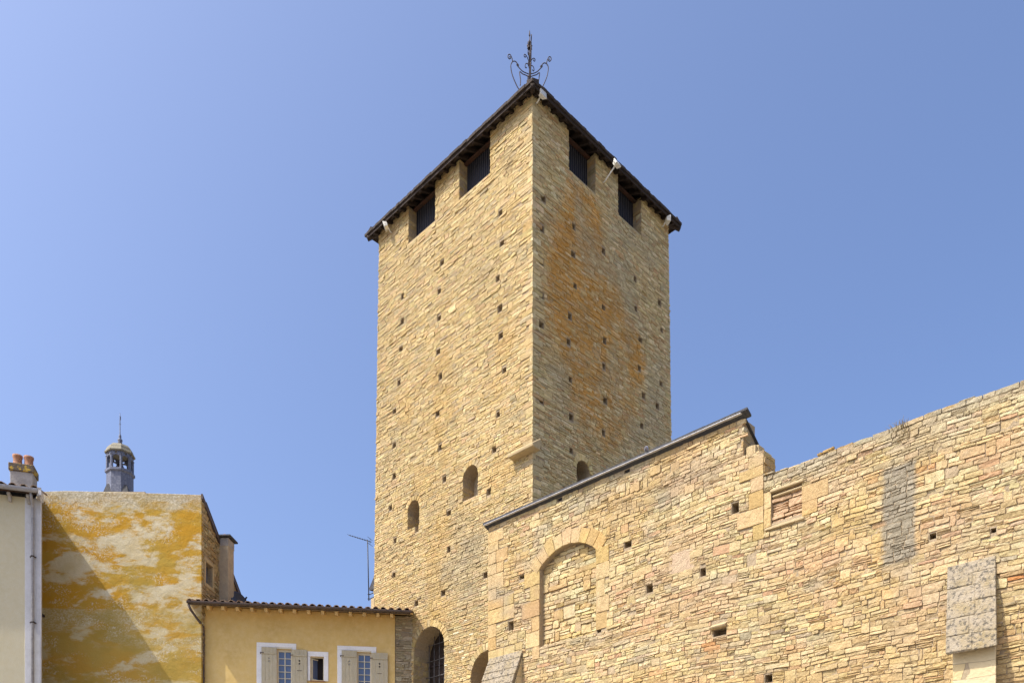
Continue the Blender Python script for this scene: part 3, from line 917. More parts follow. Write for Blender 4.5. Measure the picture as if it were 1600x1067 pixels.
# floodlights below the eaves
def floodlight(pl, px, py, off, label, facing, tilt, arm=None):
    u, z = pl.pix(px, py, off)
    p = pl.P(u, z, off)
    t = thing('floodlight', label, 'floodlight', p, group='floodlights under the tower eaves')
    T, N, Zv = Vector(pl.T), Vector(pl.N), Vector((0, 0, 1))
    f = (T * facing[0] + N * facing[1] + Zv * facing[2]).normalized()          # beam direction
    s_ = f.cross(Zv).normalized(); q = s_.cross(f)
    P0 = Vector(p)
    def L(x, y, z_): return P0 + s_ * x + f * y + q * z_
    hs = MB(); hw, hh = 0.155, 0.125
    hs.hexa([L(-hw, 0.07, -hh), L(hw, 0.07, -hh), L(hw, 0.07, hh), L(-hw, 0.07, hh),
             L(-hw * .6, -0.08, -hh * .6), L(hw * .6, -0.08, -hh * .6), L(hw * .6, -0.08, hh * .6), L(-hw * .6, -0.08, hh * .6)])
    hs.build('housing', M['lamp'], t, bevel=0.02, seg=2)
    MB().hexa([L(-hw * .85, 0.072, -hh * .85), L(hw * .85, 0.072, -hh * .85), L(hw * .85, 0.072, hh * .85), L(-hw * .85, 0.072, hh * .85),
               L(-hw * .85, 0.082, -hh * .85), L(hw * .85, 0.082, -hh * .85), L(hw * .85, 0.082, hh * .85), L(-hw * .85, 0.082, hh * .85)]).build('lens', M['lamp_glass'], t)
    br = MB()
    wp = Vector(pl.P(u, z - (arm or 0.12), -0.02))
    br.tube([wp, Vector(pl.P(u, z - (arm or 0.12), 0.08)), P0 - f * 0.05], 0.022, 6)
    br.tube([L(-hw - .02, 0, 0), L(hw + .02, 0, 0)], 0.014, 6)
    br.build('bracket', M['lamp'], t)
    return t
floodlight(A, 603, 353, 0.30, 'small pale floodlight under the eaves near the far left corner of the tower', (0.7, 0.6, -0.35), 0)
floodlight(B, 847, 148, 0.30, 'pale floodlight under the eaves beside the near corner of the tower', (0.0, 1.0, 0.1), 0)
floodlight(B, 963, 257, 0.62, 'floodlight on a long arm sticking out past the eaves between the right openings', (0.05, 1.0, 0.55), 0, arm=0.30)
floodlight(B, 1043, 344, 0.28, 'small pale floodlight under the eaves at the far right corner of the tower', (0.9, 0.5, 0.0), 0)

# ================================================================== CHURCH WALL
WO = (TO[0] - 0.6 * r2, TO[1] - 0.6 * r2)
W_ = Pl(WO, (r2, -r2), (-r2, -r2))
church = thing('church_wall', 'long weathered rubble stone wall with a blocked arch and slate coping', 'stone wall', W_.P(6, 0, -0.3))
UL, UR = -1.50, 20.0
wt = 0.62
def ragged(u):
    return 11.74 + 0.03 * (float(vn(u * 1.3, 4)) - 0.5) + 0.02 * (float(vn(u * 5, 9)) - 0.5)
cr = MB()
cr.pbox(W_, UL + 0.02, 8.03, 0, 13.42, -wt, -0.019)
c2 = cr.build('wall_core', M['core'], church)
c3 = MB().pbox(W_, 8.03, 8.60, 0, 12.34, -wt, -0.019).build('wall_core', M['core'], church)
c4 = MB().pbox(W_, 8.60, UR, 0, 11.66, -wt, -0.019).build('wall_core', M['core'], church)
sW = Stones(W_)
cutL, cutR = MB(), MB()
HW = [(980.5, 849.5, .26, .2), (1148.5, 793, .2, .27), (1174, 874, .24, .26), (1098, 893, .17, .22), (1014.5, 919, .22, .22), (798, 977, .24, .3),
      (814.7, 901, .22, .13), (1200.5, 1059, .2, .2), (935.5, 985, .15, .1), (1457, 837, .14, .13), (1552, 828, .10, .10), (874, 780, .2, .1), (979, 735.6, .2, .1)]
for (x, y, s_, h_) in HW:
    u, z = W_.pix(x, y)
    (cutL if u < 8.03 else cutR).pbox(W_, u - s_ / 2, u + s_ / 2, z - h_ / 2, z + h_ / 2, -0.55, 0.2)
    sW.rect(u - s_ / 2 - .01, u + s_ / 2 + .01, z - h_ / 2 - .01, z + h_ / 2 + .01)
cutL.pbox(W_, 7.16, 7.56, 7.96, 8.15, -0.35, 0.2)
sW.rect(7.16, 7.56, 7.96, 8.15)
sW.rect(7.10, 7.58, 8.15, 8.29)
# blocked segmental arch
AC, AHW, ASP, ARISE, ABOT = 2.02, 1.15, 11.40, 0.46, 8.92
ARAD = (AHW ** 2 + ARISE ** 2) / (2 * ARISE); AZC = ASP + ARISE - ARAD
a_ = math.asin(AHW / ARAD)
lp = [(AC + ARAD * math.sin(x), AZC + ARAD * math.cos(x)) for x in np.linspace(a_, -a_, 13)] + [(AC - AHW, ABOT), (AC + AHW, ABOT)]
cutL.prism([W_.P(u, z, 0.2) for u, z in lp], [W_.P(u, z, -0.24) for u, z in lp])
# shallow niche
NU0, NU1, NZ0, NZ1 = 8.82, 9.62, 10.47, 11.26
cutR.pbox(W_, NU0, NU1, NZ0, NZ1, -0.16, 0.2)
cut(c2, cutL); cut(c4, cutR)
ora = pal([(0.54, 0.40, 0.21), (0.52, 0.37, 0.18), (0.55, 0.43, 0.26), (0.51, 0.38, 0.23)], [3, 2, 2, 1], 0.05)
sW.voussoirs(AC, AZC, ARAD, 0.46, math.pi / 2 - a_ - 0.10, math.pi / 2 + a_ + 0.10, 9, lambda u, z: ora(), o=0.016, rough=0.4)
def arch_block(z, h):
    zm = z + h / 2
    if zm < ABOT: return None
    if zm < ASP: return (AC - AHW, AC + AHW)
    d = (ARAD + 0.46) ** 2 - (zm - AZC) ** 2
    if d <= 0: return None
    hw = min(math.sqrt(d), AHW + 0.33)
    return (AC - hw, AC + hw)
sW.blocks.append(arch_block)
z = 8.55
for h, wl, wr in ((0.42, .30, .0), (0.50, .62, .42), (0.46, .36, .50), (0.52, .78, .34), (0.48, .40, .52), (0.47, .66, .50)):
    sW.ashlar(AC - AHW - wl, AC - AHW - 0.006, z + 0.008, z + h - 0.008, ora())
    if wr: sW.ashlar(AC + AHW + 0.006, AC + AHW + wr, z + 0.008, z + h - 0.008, ora())
    z += h
# quoins at the wall's left end
z = 8.9
while z < 13.2:
    h = random.uniform(0.3, 0.5); h = min(h, 13.35 - z)
    l1 = random.choice((0.38, 0.72, 0.5))
    sW.ashlar(UL - 0.01, UL + l1, z + 0.008, z + h - 0.008, ora() * 0.98 + 0.02, rough=0.5)
    if random.random() < 0.5:
        sW.ashlar(UL + l1 + 0.01, UL + l1 + random.uniform(0.3, 0.6), z + 0.008, z + h - 0.008, ora() * 0.95 + 0.02, rough=0.6)
    z += h
# ashlar of the broken pier end
for (z0, z1, l) in ((10.15, 10.55, .28), (10.55, 10.98, .72), (10.98, 11.40, .40), (11.40, 11.76, .34), (11.76, 12.02, .66), (12.02, 12.3, .40)):
    sW.ashlar(8.60 - l, 8.615, z0 + 0.006, z1 - 0.006, ora() * (1 if z1 < 12.25 else 0.85), o=0.012, rough=0.4)
for (z0, z1, l) in ((10.40, 10.72, .40), (10.72, 11.12, .66)):
    sW.ashlar(NU1 + 0.006, NU1 + l, z0 + 0.006, z1 - 0.006, ora(), rough=0.4)
sW.rect(NU0, NU1, NZ0, NZ1)
sW.ashlar(8.622, 8.82, 10.40, 10.86, ora(), rough=0.5)
sW.ashlar(8.622, 8.82, 10.87, 11.28, ora(), rough=0.5)
# stone field
pW = pal([(0.57, 0.46, 0.28), (0.54, 0.42, 0.24), (0.60, 0.50, 0.33), (0.52, 0.43, 0.29), (0.55, 0.40, 0.27), (0.53, 0.35, 0.23), (0.44, 0.37, 0.27)],
         [6, 3.5, 3.5, 2, 1.0, 0.5, 0.7], 0.05)
zones = []   # (u, z, a, b, strength, colour)
def zone(px, py, a, b, k, c):
    zones.append(W_.pix(px, py) + (a, b, k, np.array(c)))
GREY, PINK, RUST = (0.35, 0.32, 0.27), (0.54, 0.33, 0.21), (0.50, 0.21, 0.08)
for (x, y) in ((1010, 735), (1060, 745), (1040, 775), (985, 790), (900, 790), (940, 775), (1090, 735)): zone(x, y, 0.75, 0.32, 0.6, GREY)
for (x, y) in ((900, 912), (860, 1003), (930, 1000), (890, 1000)): zone(x, y, 0.6, 0.12, 0.6, GREY)
for (x, y) in ((990, 985), (1020, 975), (1050, 940), (1100, 960), (1260, 890), (1300, 860), (1220, 880), (1340, 880), (1290, 930), (1390, 940), (1480, 800), (1570, 700), (1540, 700), (1120, 1010)):
    zone(x, y, 0.55, 0.28, 0.5, PINK)
for (x, y, a, b) in ((1372, 745, .16, .13), (1452, 735, .24, .13), (1585, 900, .16, .12), (1300, 955, .14, .07), (1110, 1015, .16, .25), (1245, 1010, .3, .06), (973, 940, .05, .2)):
    zone(x, y, a, b, 0.8, RUST)
g0, g1 = W_.pix(1378, 735), W_.pix(1432, 878)
def colW(u, z):
    c = pW() * (0.92 + 0.18 * float(fbm(u * 0.4, z * 0.4)))
    if z > 11.30 and u > 8.6:
        k = min(0.75, 0.75 * (z - 11.30) / 0.3)
        c = c * (1 - k) + np.array(GREY) * 1.02 * k
    for (zu, zz, a, b, k, cc) in zones:
        d = ((u - zu) / a) ** 2 + ((z - zz) / b) ** 2
        if d < 4:
            k2 = k * math.exp(-d) * random.uniform(0.5, 1.3)
            c = c * (1 - k2) + cc * k2
    return c
topW = lambda u: 13.40 if u < 8.03 else (12.44 - 0.25 * max(0, u - 8.3) if u < 8.63 else ragged(u))
# pink plaster patch keeps its own surface
pu0, pz1 = W_.pix(1040, 830); pu1, pz0 = W_.pix(1090, 890)
sW.rect(pu0 + 0.22, pu1 - 0.25, pz0 + 0.12, pz0 + 0.62)
sW.courses(lambda z: UL, lambda z: UR if z < 12 else 8.63, 4.2, 13.40, (0.065, 0.135), (0.12, 0.44), colW, joint=0.007, prot=0.0055, topf=topW, thin=0.15, warp=0.08, crs=0.003, proud=0.15, rough=0.85)
# blocked arch rubble, niche rubble
sI = Stones(W_)
pI = pal([(0.62, 0.50, 0.29), (0.55, 0.42, 0.21), (0.64, 0.55, 0.36), (0.52, 0.42, 0.28)], [4, 2, 3, 1], 0.06)
sI.ashlar(1.72, 2.18, 9.66, 10.02, np.array([0.60, 0.53, 0.38]), o=-0.195, rough=0.7)
sI.ashlar(1.30, 1.68, 9.72, 10.0, ora(), o=-0.2, rough=0.7)
sI.courses(lambda z: AC - AHW - 0.02, lambda z: AC + AHW + 0.02, ABOT - 0.05, ASP + ARISE, (0.10, 0.17), (0.2, 0.5), lambda u, z: pI(), o=-0.20, prot=0.012,
           topf=lambda u: AZC + math.sqrt(max(0.1, ARAD ** 2 - (u - AC) ** 2)))
def vcolW(u, z, c):
    n = fbm(u * 1.2 + 8, z * 1.2 + 3, 4)
    c = c * (1 + 0.18 * (n - 0.5))[:, None]
    o = sstep(0.58, 0.74, fbm(u * 0.5 + 20, z * 0.6 + 31, 4)) * 0.4
    c = c * (1 - o)[:, None] + np.array([0.55, 0.36, 0.14]) * o[:, None]
    g_ = sstep(0.60, 0.74, fbm(u * 1.0 + 61, z * 1.5 + 7, 4)) * 0.5
    c = c * (1 - g_)[:, None] + np.array([0.38, 0.34, 0.28]) * g_[:, None]
    p_ = sstep(0.55, 0.72, fbm(u * 0.8 + 91, z * 1.3 + 17, 4)) * 0.35
    c = c * (1 - p_)[:, None] + np.array([0.53, 0.36, 0.25]) * p_[:, None]
    d_ = sstep(0.60, 0.78, fbm(u * 3.1 + 11, z * 3.7 + 27, 4)) * 0.35
    c = c * (1 - d_)[:, None] + np.array([0.36, 0.28, 0.17]) * d_[:, None]
    e_ = 0.10 * (fbm(u * 5, z * 5 + 40, 3) - 0.5)
    q_ = (sstep(g0[0] - 0.02, g0[0] + 0.05, u + e_) * sstep(g1[0] + 0.02, g1[0] - 0.05, u + e_) * sstep(g1[1] - .06, g1[1] + 0.2, z + 2 * e_) * sstep(10.95, 10.75, z + e_) * 0.9)
    lum = c.mean(1) / 0.42
    c = c * (1 - q_)[:, None] + (np.array([0.31, 0.285, 0.25]) * (lum ** 0.8)[:, None]) * q_[:, None]
    k_ = np.exp(-((u - (pu0 + pu1) / 2) / 0.75) ** 4 - ((z - (pz0 + pz1) / 2) / 0.7) ** 4) * 0.6
    c = c * (1 - k_)[:, None] + np.array([0.52, 0.38, 0.25]) * k_[:, None]
    lo = sstep(7.9, 6.4, z + 0.8 * (fbm(u * 0.5, z * 0.7 + 3, 3) - 0.5)) * sstep(8.0, 10.5, u) * 0.5
    c = c * (1 - lo)[:, None] + np.array([0.53, 0.38, 0.19]) * lo[:, None]
    t_ = sstep(11.66, 11.76, z) * (u > 8.63)
    li = t_ * sstep(0.52, 0.62, fbm(u * 1.3 + 2, z * 0 + 5, 3)) * 0.7
    return c * (1 - li)[:, None] + np.array([0.42, 0.25, 0.06]) * li[:, None]
sW.build('masonry', church, vcolW)
sI.build('blind_arch', church, vcolW)
sN = Stones(W_)
sN.courses(lambda z: NU0, lambda z: NU1, NZ0, NZ1, (0.08, 0.13), (0.25, 0.5), lambda u, z: np.array([0.56, 0.39, 0.27]) * random.uniform(0.88, 1.12), o=-0.075, prot=0.006)
niche = sN.build('wall_niche', church)
MB().pbox(W_, NU0 - 0.02, NU1 + 0.06, 11.22, 11.29, -0.2, 0.05).build('niche_lintel', M['smooth_stone'], niche, bevel=0.015)
MB().pbox(W_, NU0 + 0.02, NU1 + 0.02, 11.10, 11.16, -0.2, 0.0).build('niche_moulding', M['smooth_stone'], niche, bevel=0.02)
nb = MB()
nb.prism([W_.P(8.66, 10.30, -0.05), W_.P(8.66, 10.30, 0.06), W_.P(8.66, 10.36, 0.06), W_.P(8.66, 10.49, -0.22)],
         [W_.P(9.70, 10.30, -0.05), W_.P(9.70, 10.30, 0.06), W_.P(9.70, 10.36, 0.06), W_.P(9.70, 10.49, -0.22)])
nb.build('niche_sill', M['smooth_stone'], niche, bevel=0.012)
# end faces of the broken pier and of the tall part
for (u, z0, z1, dep, cc) in ((8.612, 11.6, 12.36, 0.62, ora), (8.04, 12.3, 13.3, 0.62, pB)):
    st = Stones(W_.back(u, 0.0, 1))
    if z1 > 12.5: st.blocks.append(lambda z, h: None)
    st.courses(lambda z: 0.0, lambda z: dep - (0 if z1 < 12.4 else 0.9 * max(0, z - 12.7)), z0, z1, (0.12, 0.24), (0.25, 0.6), lambda a_, b_: cc() * 0.95, prot=0.012)
    st.build('end_masonry', church)
rb = MB()
for i in range(26):
    uu = 8.615 - random.random() * 0.5; oo = -0.1 - random.random() * 0.5
    s_ = random.uniform(0.08, 0.16)
    rb.pbox(W_, uu - s_, min(uu + s_, 8.62), 12.28, 12.40 + random.uniform(-0.06, 0.06) - 0.12 * max(0, uu - 8.3) + (0.25 if uu < 8.25 else 0), oo - s_, min(oo + s_, 0.0))
rb.build('broken_top', M['smooth_stone'], church, bevel=0.03, seg=2)
# rough bed along the right wall's top
tp = MB(); u = 8.66
while u < UR:
    L = random.uniform(0.15, 0.45)
    z_ = ragged(u + L / 2)
    tp.pbox(W_, u, u + L - 0.01, 11.5, z_ + random.uniform(-0.03, 0.02), -wt, -0.06)
    u += L
tp.build('wall_top', M['smooth_stone'], church, bevel=0.03, seg=2)
# plaster patch
pp = [(pu0 + .1, pz0 + .1), (pu1 - .1, pz0 + .05), (pu1 - .12, pz0 + .68), (pu0 + .5, pz0 + .72), (pu0 + .12, pz0 + .6)]
MB().prism([W_.P(u, z, -0.004) for u, z in pp], [W_.P(u, z, -0.04) for u, z in pp]).build('plaster_patch', M['pink'], church, bevel=0.008)
# slate coping and zinc strip
cp = MB()
def slope(u0, u1, dep):
    zf, ov = 13.50, 0.13
    zb = zf - 0.66 * (dep + ov)
    cp.hexa([W_.P(u0, zf, ov), W_.P(u1, zf, ov), W_.P(u1, zb, -dep), W_.P(u0, zb, -dep),
             W_.P(u0, zf + 0.03, ov), W_.P(u1, zf + 0.03, ov), W_.P(u1, zb + 0.03, -dep), W_.P(u0, zb + 0.03, -dep)])
slope(UL - 0.1, 0.05, 0.58); slope(0.05, 8.10, 1.3)
coping = cp.build('slate_coping', M['slate'], church)
es = MB(); u = UL - 0.12
while u < 8.12:
    L = random.uniform(0.26, 0.34)
    zz = random.uniform(0, 0.010)
    tl_ = random.uniform(0.0, 0.012)
    es.hexa([W_.P(u, 13.49 + zz, 0.15), W_.P(u + L - .006, 13.49 + zz, 0.15), W_.P(u + L - .006, 13.38 + zz, -0.06), W_.P(u, 13.38 + zz, -0.06),
             W_.P(u, 13.540 + zz, 0.15), W_.P(u + L - .006, 13.540 + zz + tl_, 0.15), W_.P(u + L - .006, 13.43 + zz + tl_, -0.06), W_.P(u, 13.43 + zz, -0.06)])
    u += L
es.build('edge_slates', M['slate'], coping)
MB().pbox(W_, UL - 0.08, 8.06, 13.462, 13.482, 0.02, 0.165).build('zinc_strip', M['zinc'], coping, bevel=0.006)
MB().tube([W_.P(8.02, 13.52, 0.10), W_.P(8.13, 13.51, 0.10)], 0.045, 10).build('ridge_end', M['slate'], coping)
# stone hood over a hollow
hd = MB()
hd.prism([W_.P(7.10, 8.14, -0.1), W_.P(7.10, 8.15, 0.10), W_.P(7.10, 8.20, 0.13), W_.P(7.10, 8.28, -0.02), W_.P(7.10, 8.28, -0.1)],
         [W_.P(7.58, 8.15, -0.1), W_.P(7.58, 8.16, 0.07), W_.P(7.58, 8.22, 0.10), W_.P(7.58, 8.30, -0.02), W_.P(7.58, 8.30, -0.1)])
hd.build('stone_hood', M['smooth_stone'], church, bevel=0.02, seg=2)

def buttress(uL, uR, ztop, pb, zb, pier_in, label, capmat, p0=0.02):
    """sloped cap over a pier; uL/uR functions of protrusion"""
    cap = MB()
    t_ = 0.10
    def sl(f, x, d):
        p = p0 + (pb - p0) * f
        return W_.P(uL(p) + (uR(p) - uL(p)) * x, ztop + (zb - ztop) * f - 0.02 * (d < 0), p + d)
    def slabhex(f0, f1, x0, x1, d0, d1):
        cap.hexa([sl(f0, x0, d0), sl(f0, x1, d0), sl(f1, x1, d0), sl(f1, x0, d0), sl(f0, x0, d1), sl(f0, x1, d1), sl(f1, x1, d1), sl(f1, x0, d1)])
    slabhex(0.0, 1.0, 0.008, 0.992, -t_, -0.012)
    nrow = max(5, int((ztop - zb) / 0.30)); f = 0.0
    for i in range(nrow):
        f1 = min(1.0, f + 1.0 / nrow * random.uniform(0.8, 1.2)) if i < nrow - 1 else 1.0
        m_ = random.uniform(0.40, 0.60)
        for x0, x1 in ((0, m_), (m_, 1)):
            slabhex(f + 0.0025, f1 - 0.0025, x0 + (0.004 if x0 else 0), x1 - (0.004 if x1 < 1 else 0), -0.05, random.uniform(-0.003, 0.004))
        f = f1
    pier = MB()
    a, b = uL(pb) + pier_in, uR(pb) - pier_in
    q = pb - 0.24
    zl = zb + 0.0
    at, bt_ = uL(p0) + pier_in, uR(p0) - pier_in
    pier.prism([W_.P(a, 0, -0.15), W_.P(a, 0, q), W_.P(a, zl, q), W_.P(at, ztop - 0.06, -0.07), W_.P(at, ztop - .06, -0.15)],
               [W_.P(b, 0, -0.15), W_.P(b, 0, q), W_.P(b, zl, q), W_.P(bt_, ztop - 0.06, -0.07), W_.P(bt_, ztop - .06, -0.15)])
    po = pier.build('buttress', M['core2'], church, bevel=0.012)
    po['label'] = label
    cap.build('sloped_cap', capmat, po, bevel=0.02, seg=2)
    return po
M['core2'] = brick_core('ashlar_pier', (0.56, 0.42, 0.20), (0.58, 0.47, 0.28), (0.36, 0.28, 0.17))
for n_ in M['core2'].node_tree.nodes:
    if n_.type == 'TEX_BRICK':
        n_.inputs['Brick Width'].default_value = 0.5; n_.inputs['Row Height'].default_value = 0.34; n_.inputs['Mortar Size'].default_value = 0.006
P2 = 0.62
tl2, tr2 = W_.pix(1480, 885), W_.pix(1555, 866)
bl2, br2 = W_.pix(1477, 1022, P2), W_.pix(1557, 1008, P2)
lerp = lambda a, b: (lambda p: a + (b - a) * p / P2)
buttress(lerp(tl2[0], bl2[0]), lerp(tr2[0], br2[0]), 8.32, P2, bl2[1] + 0.02, 0.07, 'pale ashlar pier under a grey lichened slab', M['lichen_stone'])
buttress(lambda p: -1.44 + 0.03 * p, lambda p: 0.13 + 0.03 * p, 8.98, 1.3, 6.15, 0.03, 'broad low buttress with a speckled sloping cap', M['lichen_stone'])

# bird on the coping
def pigeon(px, py):
    u, z = W_.pix(px, py, 0.05)
    p = Vector(W_.P(u, 13.56, 0.05))
    t_ = (Vector(W_.T) * 0.5 + Vector(W_.N) * 0.85).normalized()
    n_ = t_.cross(Vector((0, 0, 1)))
    Zv = Vector((0, 0, 1))
    J = [(-0.26, 0.05, 0.012), (-0.14, 0.09, 0.04), (-0.04, 0.115, 0.07), (0.05, 0.14, 0.068), (0.10, 0.20, 0.036), (0.125, 0.245, 0.033), (0.16, 0.24, 0.012), (0.185, 0.232, 0.004)]
    vs = [t_ * -x + Zv * y for x, y, r_ in J]
    rad = [r_ for *_, r_ in J]
    es_ = [(i, i + 1) for i in range(len(J) - 1)]
    for s_ in (-1, 1):
        i = len(vs)
        vs += [t_ * -0.0 + Zv * 0.05 + n_ * 0.03 * s_, t_ * -0.01 + Zv * 0.0 + n_ * 0.03 * s_, t_ * -0.05 + Zv * 0.0 + n_ * 0.035 * s_]
        rad += [0.012, 0.006, 0.006]
        es_ += [(2, i), (i, i + 1), (i + 1, i + 2)]
    me = bpy.data.meshes.new('pigeon'); me.from_pydata([tuple(v + p) for v in vs], es_, [])
    ob = link('pigeon', me, None, M['pigeon'])
    m = ob.modifiers.new('skin', 'SKIN')
    for i, v in enumerate(me.skin_vertices[0].data):
        v.radius = (rad[i], rad[i]); v.use_root = (i == 2)
    s2 = ob.modifiers.new('sub', 'SUBSURF'); s2.levels = s2.render_levels = 2
    ob['label'] = 'small pale grey pigeon perched on the slate coping in front of the tower'
    ob['category'] = 'pigeon'
pigeon(1010, 708)

# dry weeds on the right wall's top
wd = MB()
cu = W_.pix(1408, 672)[0]
for i in range(70):
    u = cu + random.gauss(0, 0.10); o = -0.05 + random.gauss(0, 0.05)
    z0 = 11.62; h = random.uniform(0.10, 0.22)
    b = W_.P(u, z0, o); tpt = W_.P(u + random.gauss(0, .07), z0 + h * random.choice((1, 1, -0.9)), o + abs(random.gauss(0.06, .05)))
    m_ = (np.array(b) + np.array(tpt)) / 2 + np.array([0, 0, 0.03])
    wd.tube([b, m_, tpt], [0.006, 0.005, 0.002], 4)
wo = wd.build('weed_tuft', M['grass'])
wo['label'] = 'dry brown weed tuft on top of the right hand stone wall'; wo['category'] = 'weed'

# ================================================================== YELLOW HOUSE
fo = np.array([-3.953, 32.25])
fd = np.array([7.0, 1.0]) / math.sqrt(50)
Y = Pl(fo, fd)
YL, YR, ZEV = -7.64, -0.563, 11.46
yh = thing('yellow_house', 'low ochre yellow house with grey shutters and a clay tile eave against the tower', 'house', Y.P(-4, 0, -2))
body = MB().pbox(Y, YL, YR, 0, ZEV + 0.24, -4.2, 0.0).build('facade', M['yellow'], yh)
yc = MB()
WINS = []
for (x0, x1, ytop, hgt) in ((433, 456, 1013, 1.65), (558, 580, 1018, 1.65), (485, 506, 1025, 0.90)):
    u0, z = Y.pix(x0, ytop); u1, _ = Y.pix(x1, ytop)
    WINS.append((u0, u1, z - hgt, z))
    yc.pbox(Y, u0, u1, z - hgt, z, -0.30, 0.2)
cut(body, yc)
# stone return wall at the tower
sS = Stones(Y)
pS = pal([(0.40, 0.35, 0.27), (0.34, 0.29, 0.21), (0.46, 0.41, 0.32), (0.30, 0.27, 0.22)], [3, 3, 2, 1], 0.1)
sS.courses(lambda z: YR + 0.01, lambda z: 0.12, 6.5, ZEV + 0.22, (0.07, 0.13), (0.14, 0.42), lambda u, z: pS(), o=-0.03)
MB().pbox(Y, YR, 0.2, 0, ZEV + 0.22, -0.6, -0.055).build('side_wall_core', M['core'], yh)
sS.build('side_wall', yh)
# roof
OVH = 0.72
eo = Y.P(0, 0, OVH)
pitch = math.tan(R(13))
def roof_pt(u, o, lift=0.0):
    return Y.P(u, ZEV + 0.10 + (OVH - o) * pitch + lift, o)
RU0, RU1 = -8.05, 0.02
rfm = MB()
dep = 4.2
ur_b = RU1 - (dep + OVH) * 0.75
ur_b = -2.95
loop = [(RU0, OVH), (RU1, OVH), (0.16, 0.0), (ur_b, -dep), (RU0, -dep)]
rfm.prism([roof_pt(u, o, 0.0) for u, o in loop], [roof_pt(u, o, 0.05) for u, o in loop])
# plaster soffit behind rafters
rfm.build('roof_deck', M['rafter'], yh)
tl_lift = 0.095
tiles = MB()
def tile(pl_pt, u, o0, o1, rad, up, seg=7, th=0.018, taper=0.0):
    vs = []
    for o in (o0, o1):
        for rr in (rad, rad - th):
            for k in range(seg + 1):
                an = math.pi * k / seg
                base = pl_pt(u + math.cos(an) * rr, o, tl_lift + (math.sin(an) * rr if up else (rad - math.sin(an) * rr)))
                vs.append(base)
    n = seg + 1
    fs = []
    for k in range(seg):
        fs += [(k, k + 1, 2 * n + k + 1, 2 * n + k), (n + k + 1, n + k, 3 * n + k, 3 * n + k + 1), (k + 1, k, n + k, n + k + 1), (2 * n + k, 2 * n + k + 1, 3 * n + k + 1, 3 * n + k)]
    fs += [(0, 2 * n, 3 * n, n), (seg, n + seg, 3 * n + seg, 2 * n + seg)]
    tiles.add(vs, fs)
u = RU0 + 0.1
while u < RU1 - 0.05:
    back = min(0.1, -dep + max(0, (u - ur_b) / (0.14 - ur_b)) * dep)
    jo = random.uniform(-0.03, 0.04)
    tile(roof_pt, u + random.uniform(-.015, .015), OVH + 0.07 + jo, back, 0.10 + random.uniform(-.008, .012), True)
    tile(roof_pt, u + 0.145, OVH + 0.05, back, 0.085, False)
    u += 0.29
tiles.build('roof_tiles', M['terracotta'], yh)
MB().pbox(Y, RU0 + 0.02, RU1, ZEV + 0.075, ZEV + 0.155, OVH - 0.05, OVH + 0.0).build('fascia', M['gutter_brown'], yh)
gt = MB()
gp = []
for k in range(9):
    an = math.pi + math.pi * k / 8
    gp.append((OVH + 0.075 + 0.07 * math.cos(an), ZEV + 0.16 + 0.07 * math.sin(an)))
gi = [(o, z + 0.012) for o, z in gp[::-1]]
gt.prism([Y.P(RU0, z, o) for o, z in gp + gi], [Y.P(RU1 + 0.04, z, o) for o, z in gp + gi])
gutter = gt.build('gutter', M['gutter_brown'], yh)
bx0 = Y.pix(327, 965, 0.35)[0]; bx1 = Y.pix(612, 970, 0.35)[0]
for i in range(14):
    u = bx0 + (bx1 - bx0) * i / 13
    rb = MB()
    rb.hexa([roof_pt(u - .065, -0.05, -.17), roof_pt(u + .065, -0.05, -.17), roof_pt(u + .065, OVH - .22, -.16), roof_pt(u - .065, OVH - .22, -.16),
             roof_pt(u - .055, -0.05, -.005), roof_pt(u + .055, -0.05, -.005), roof_pt(u + .055, OVH - .12, -.005), roof_pt(u - .055, OVH - .12, -.005)])
    rb.build('rafter', M['rafter'], yh, bevel=0.01)
du, dz = Y.pix(318, 1000, 0.07)
dpipe = MB().tube([Y.P(-8.0, ZEV + 0.06, OVH + 0.06), Y.P(-7.93, ZEV - 0.12, OVH - 0.02), Y.P(du + 0.0, ZEV - 0.55, 0.12), Y.P(du, ZEV - 0.75, 0.08), Y.P(du, 0, 0.08)], 0.045, 10).build('downpipe', M['gutter_brown'], yh)
for z in (10.6, 9.0, 7.2):
    MB().tube([Y.P(du, z, 0.08), Y.P(du, z + 0.05, 0.08)], 0.056, 10).build('pipe_clamp', M['gutter_brown'], dpipe)
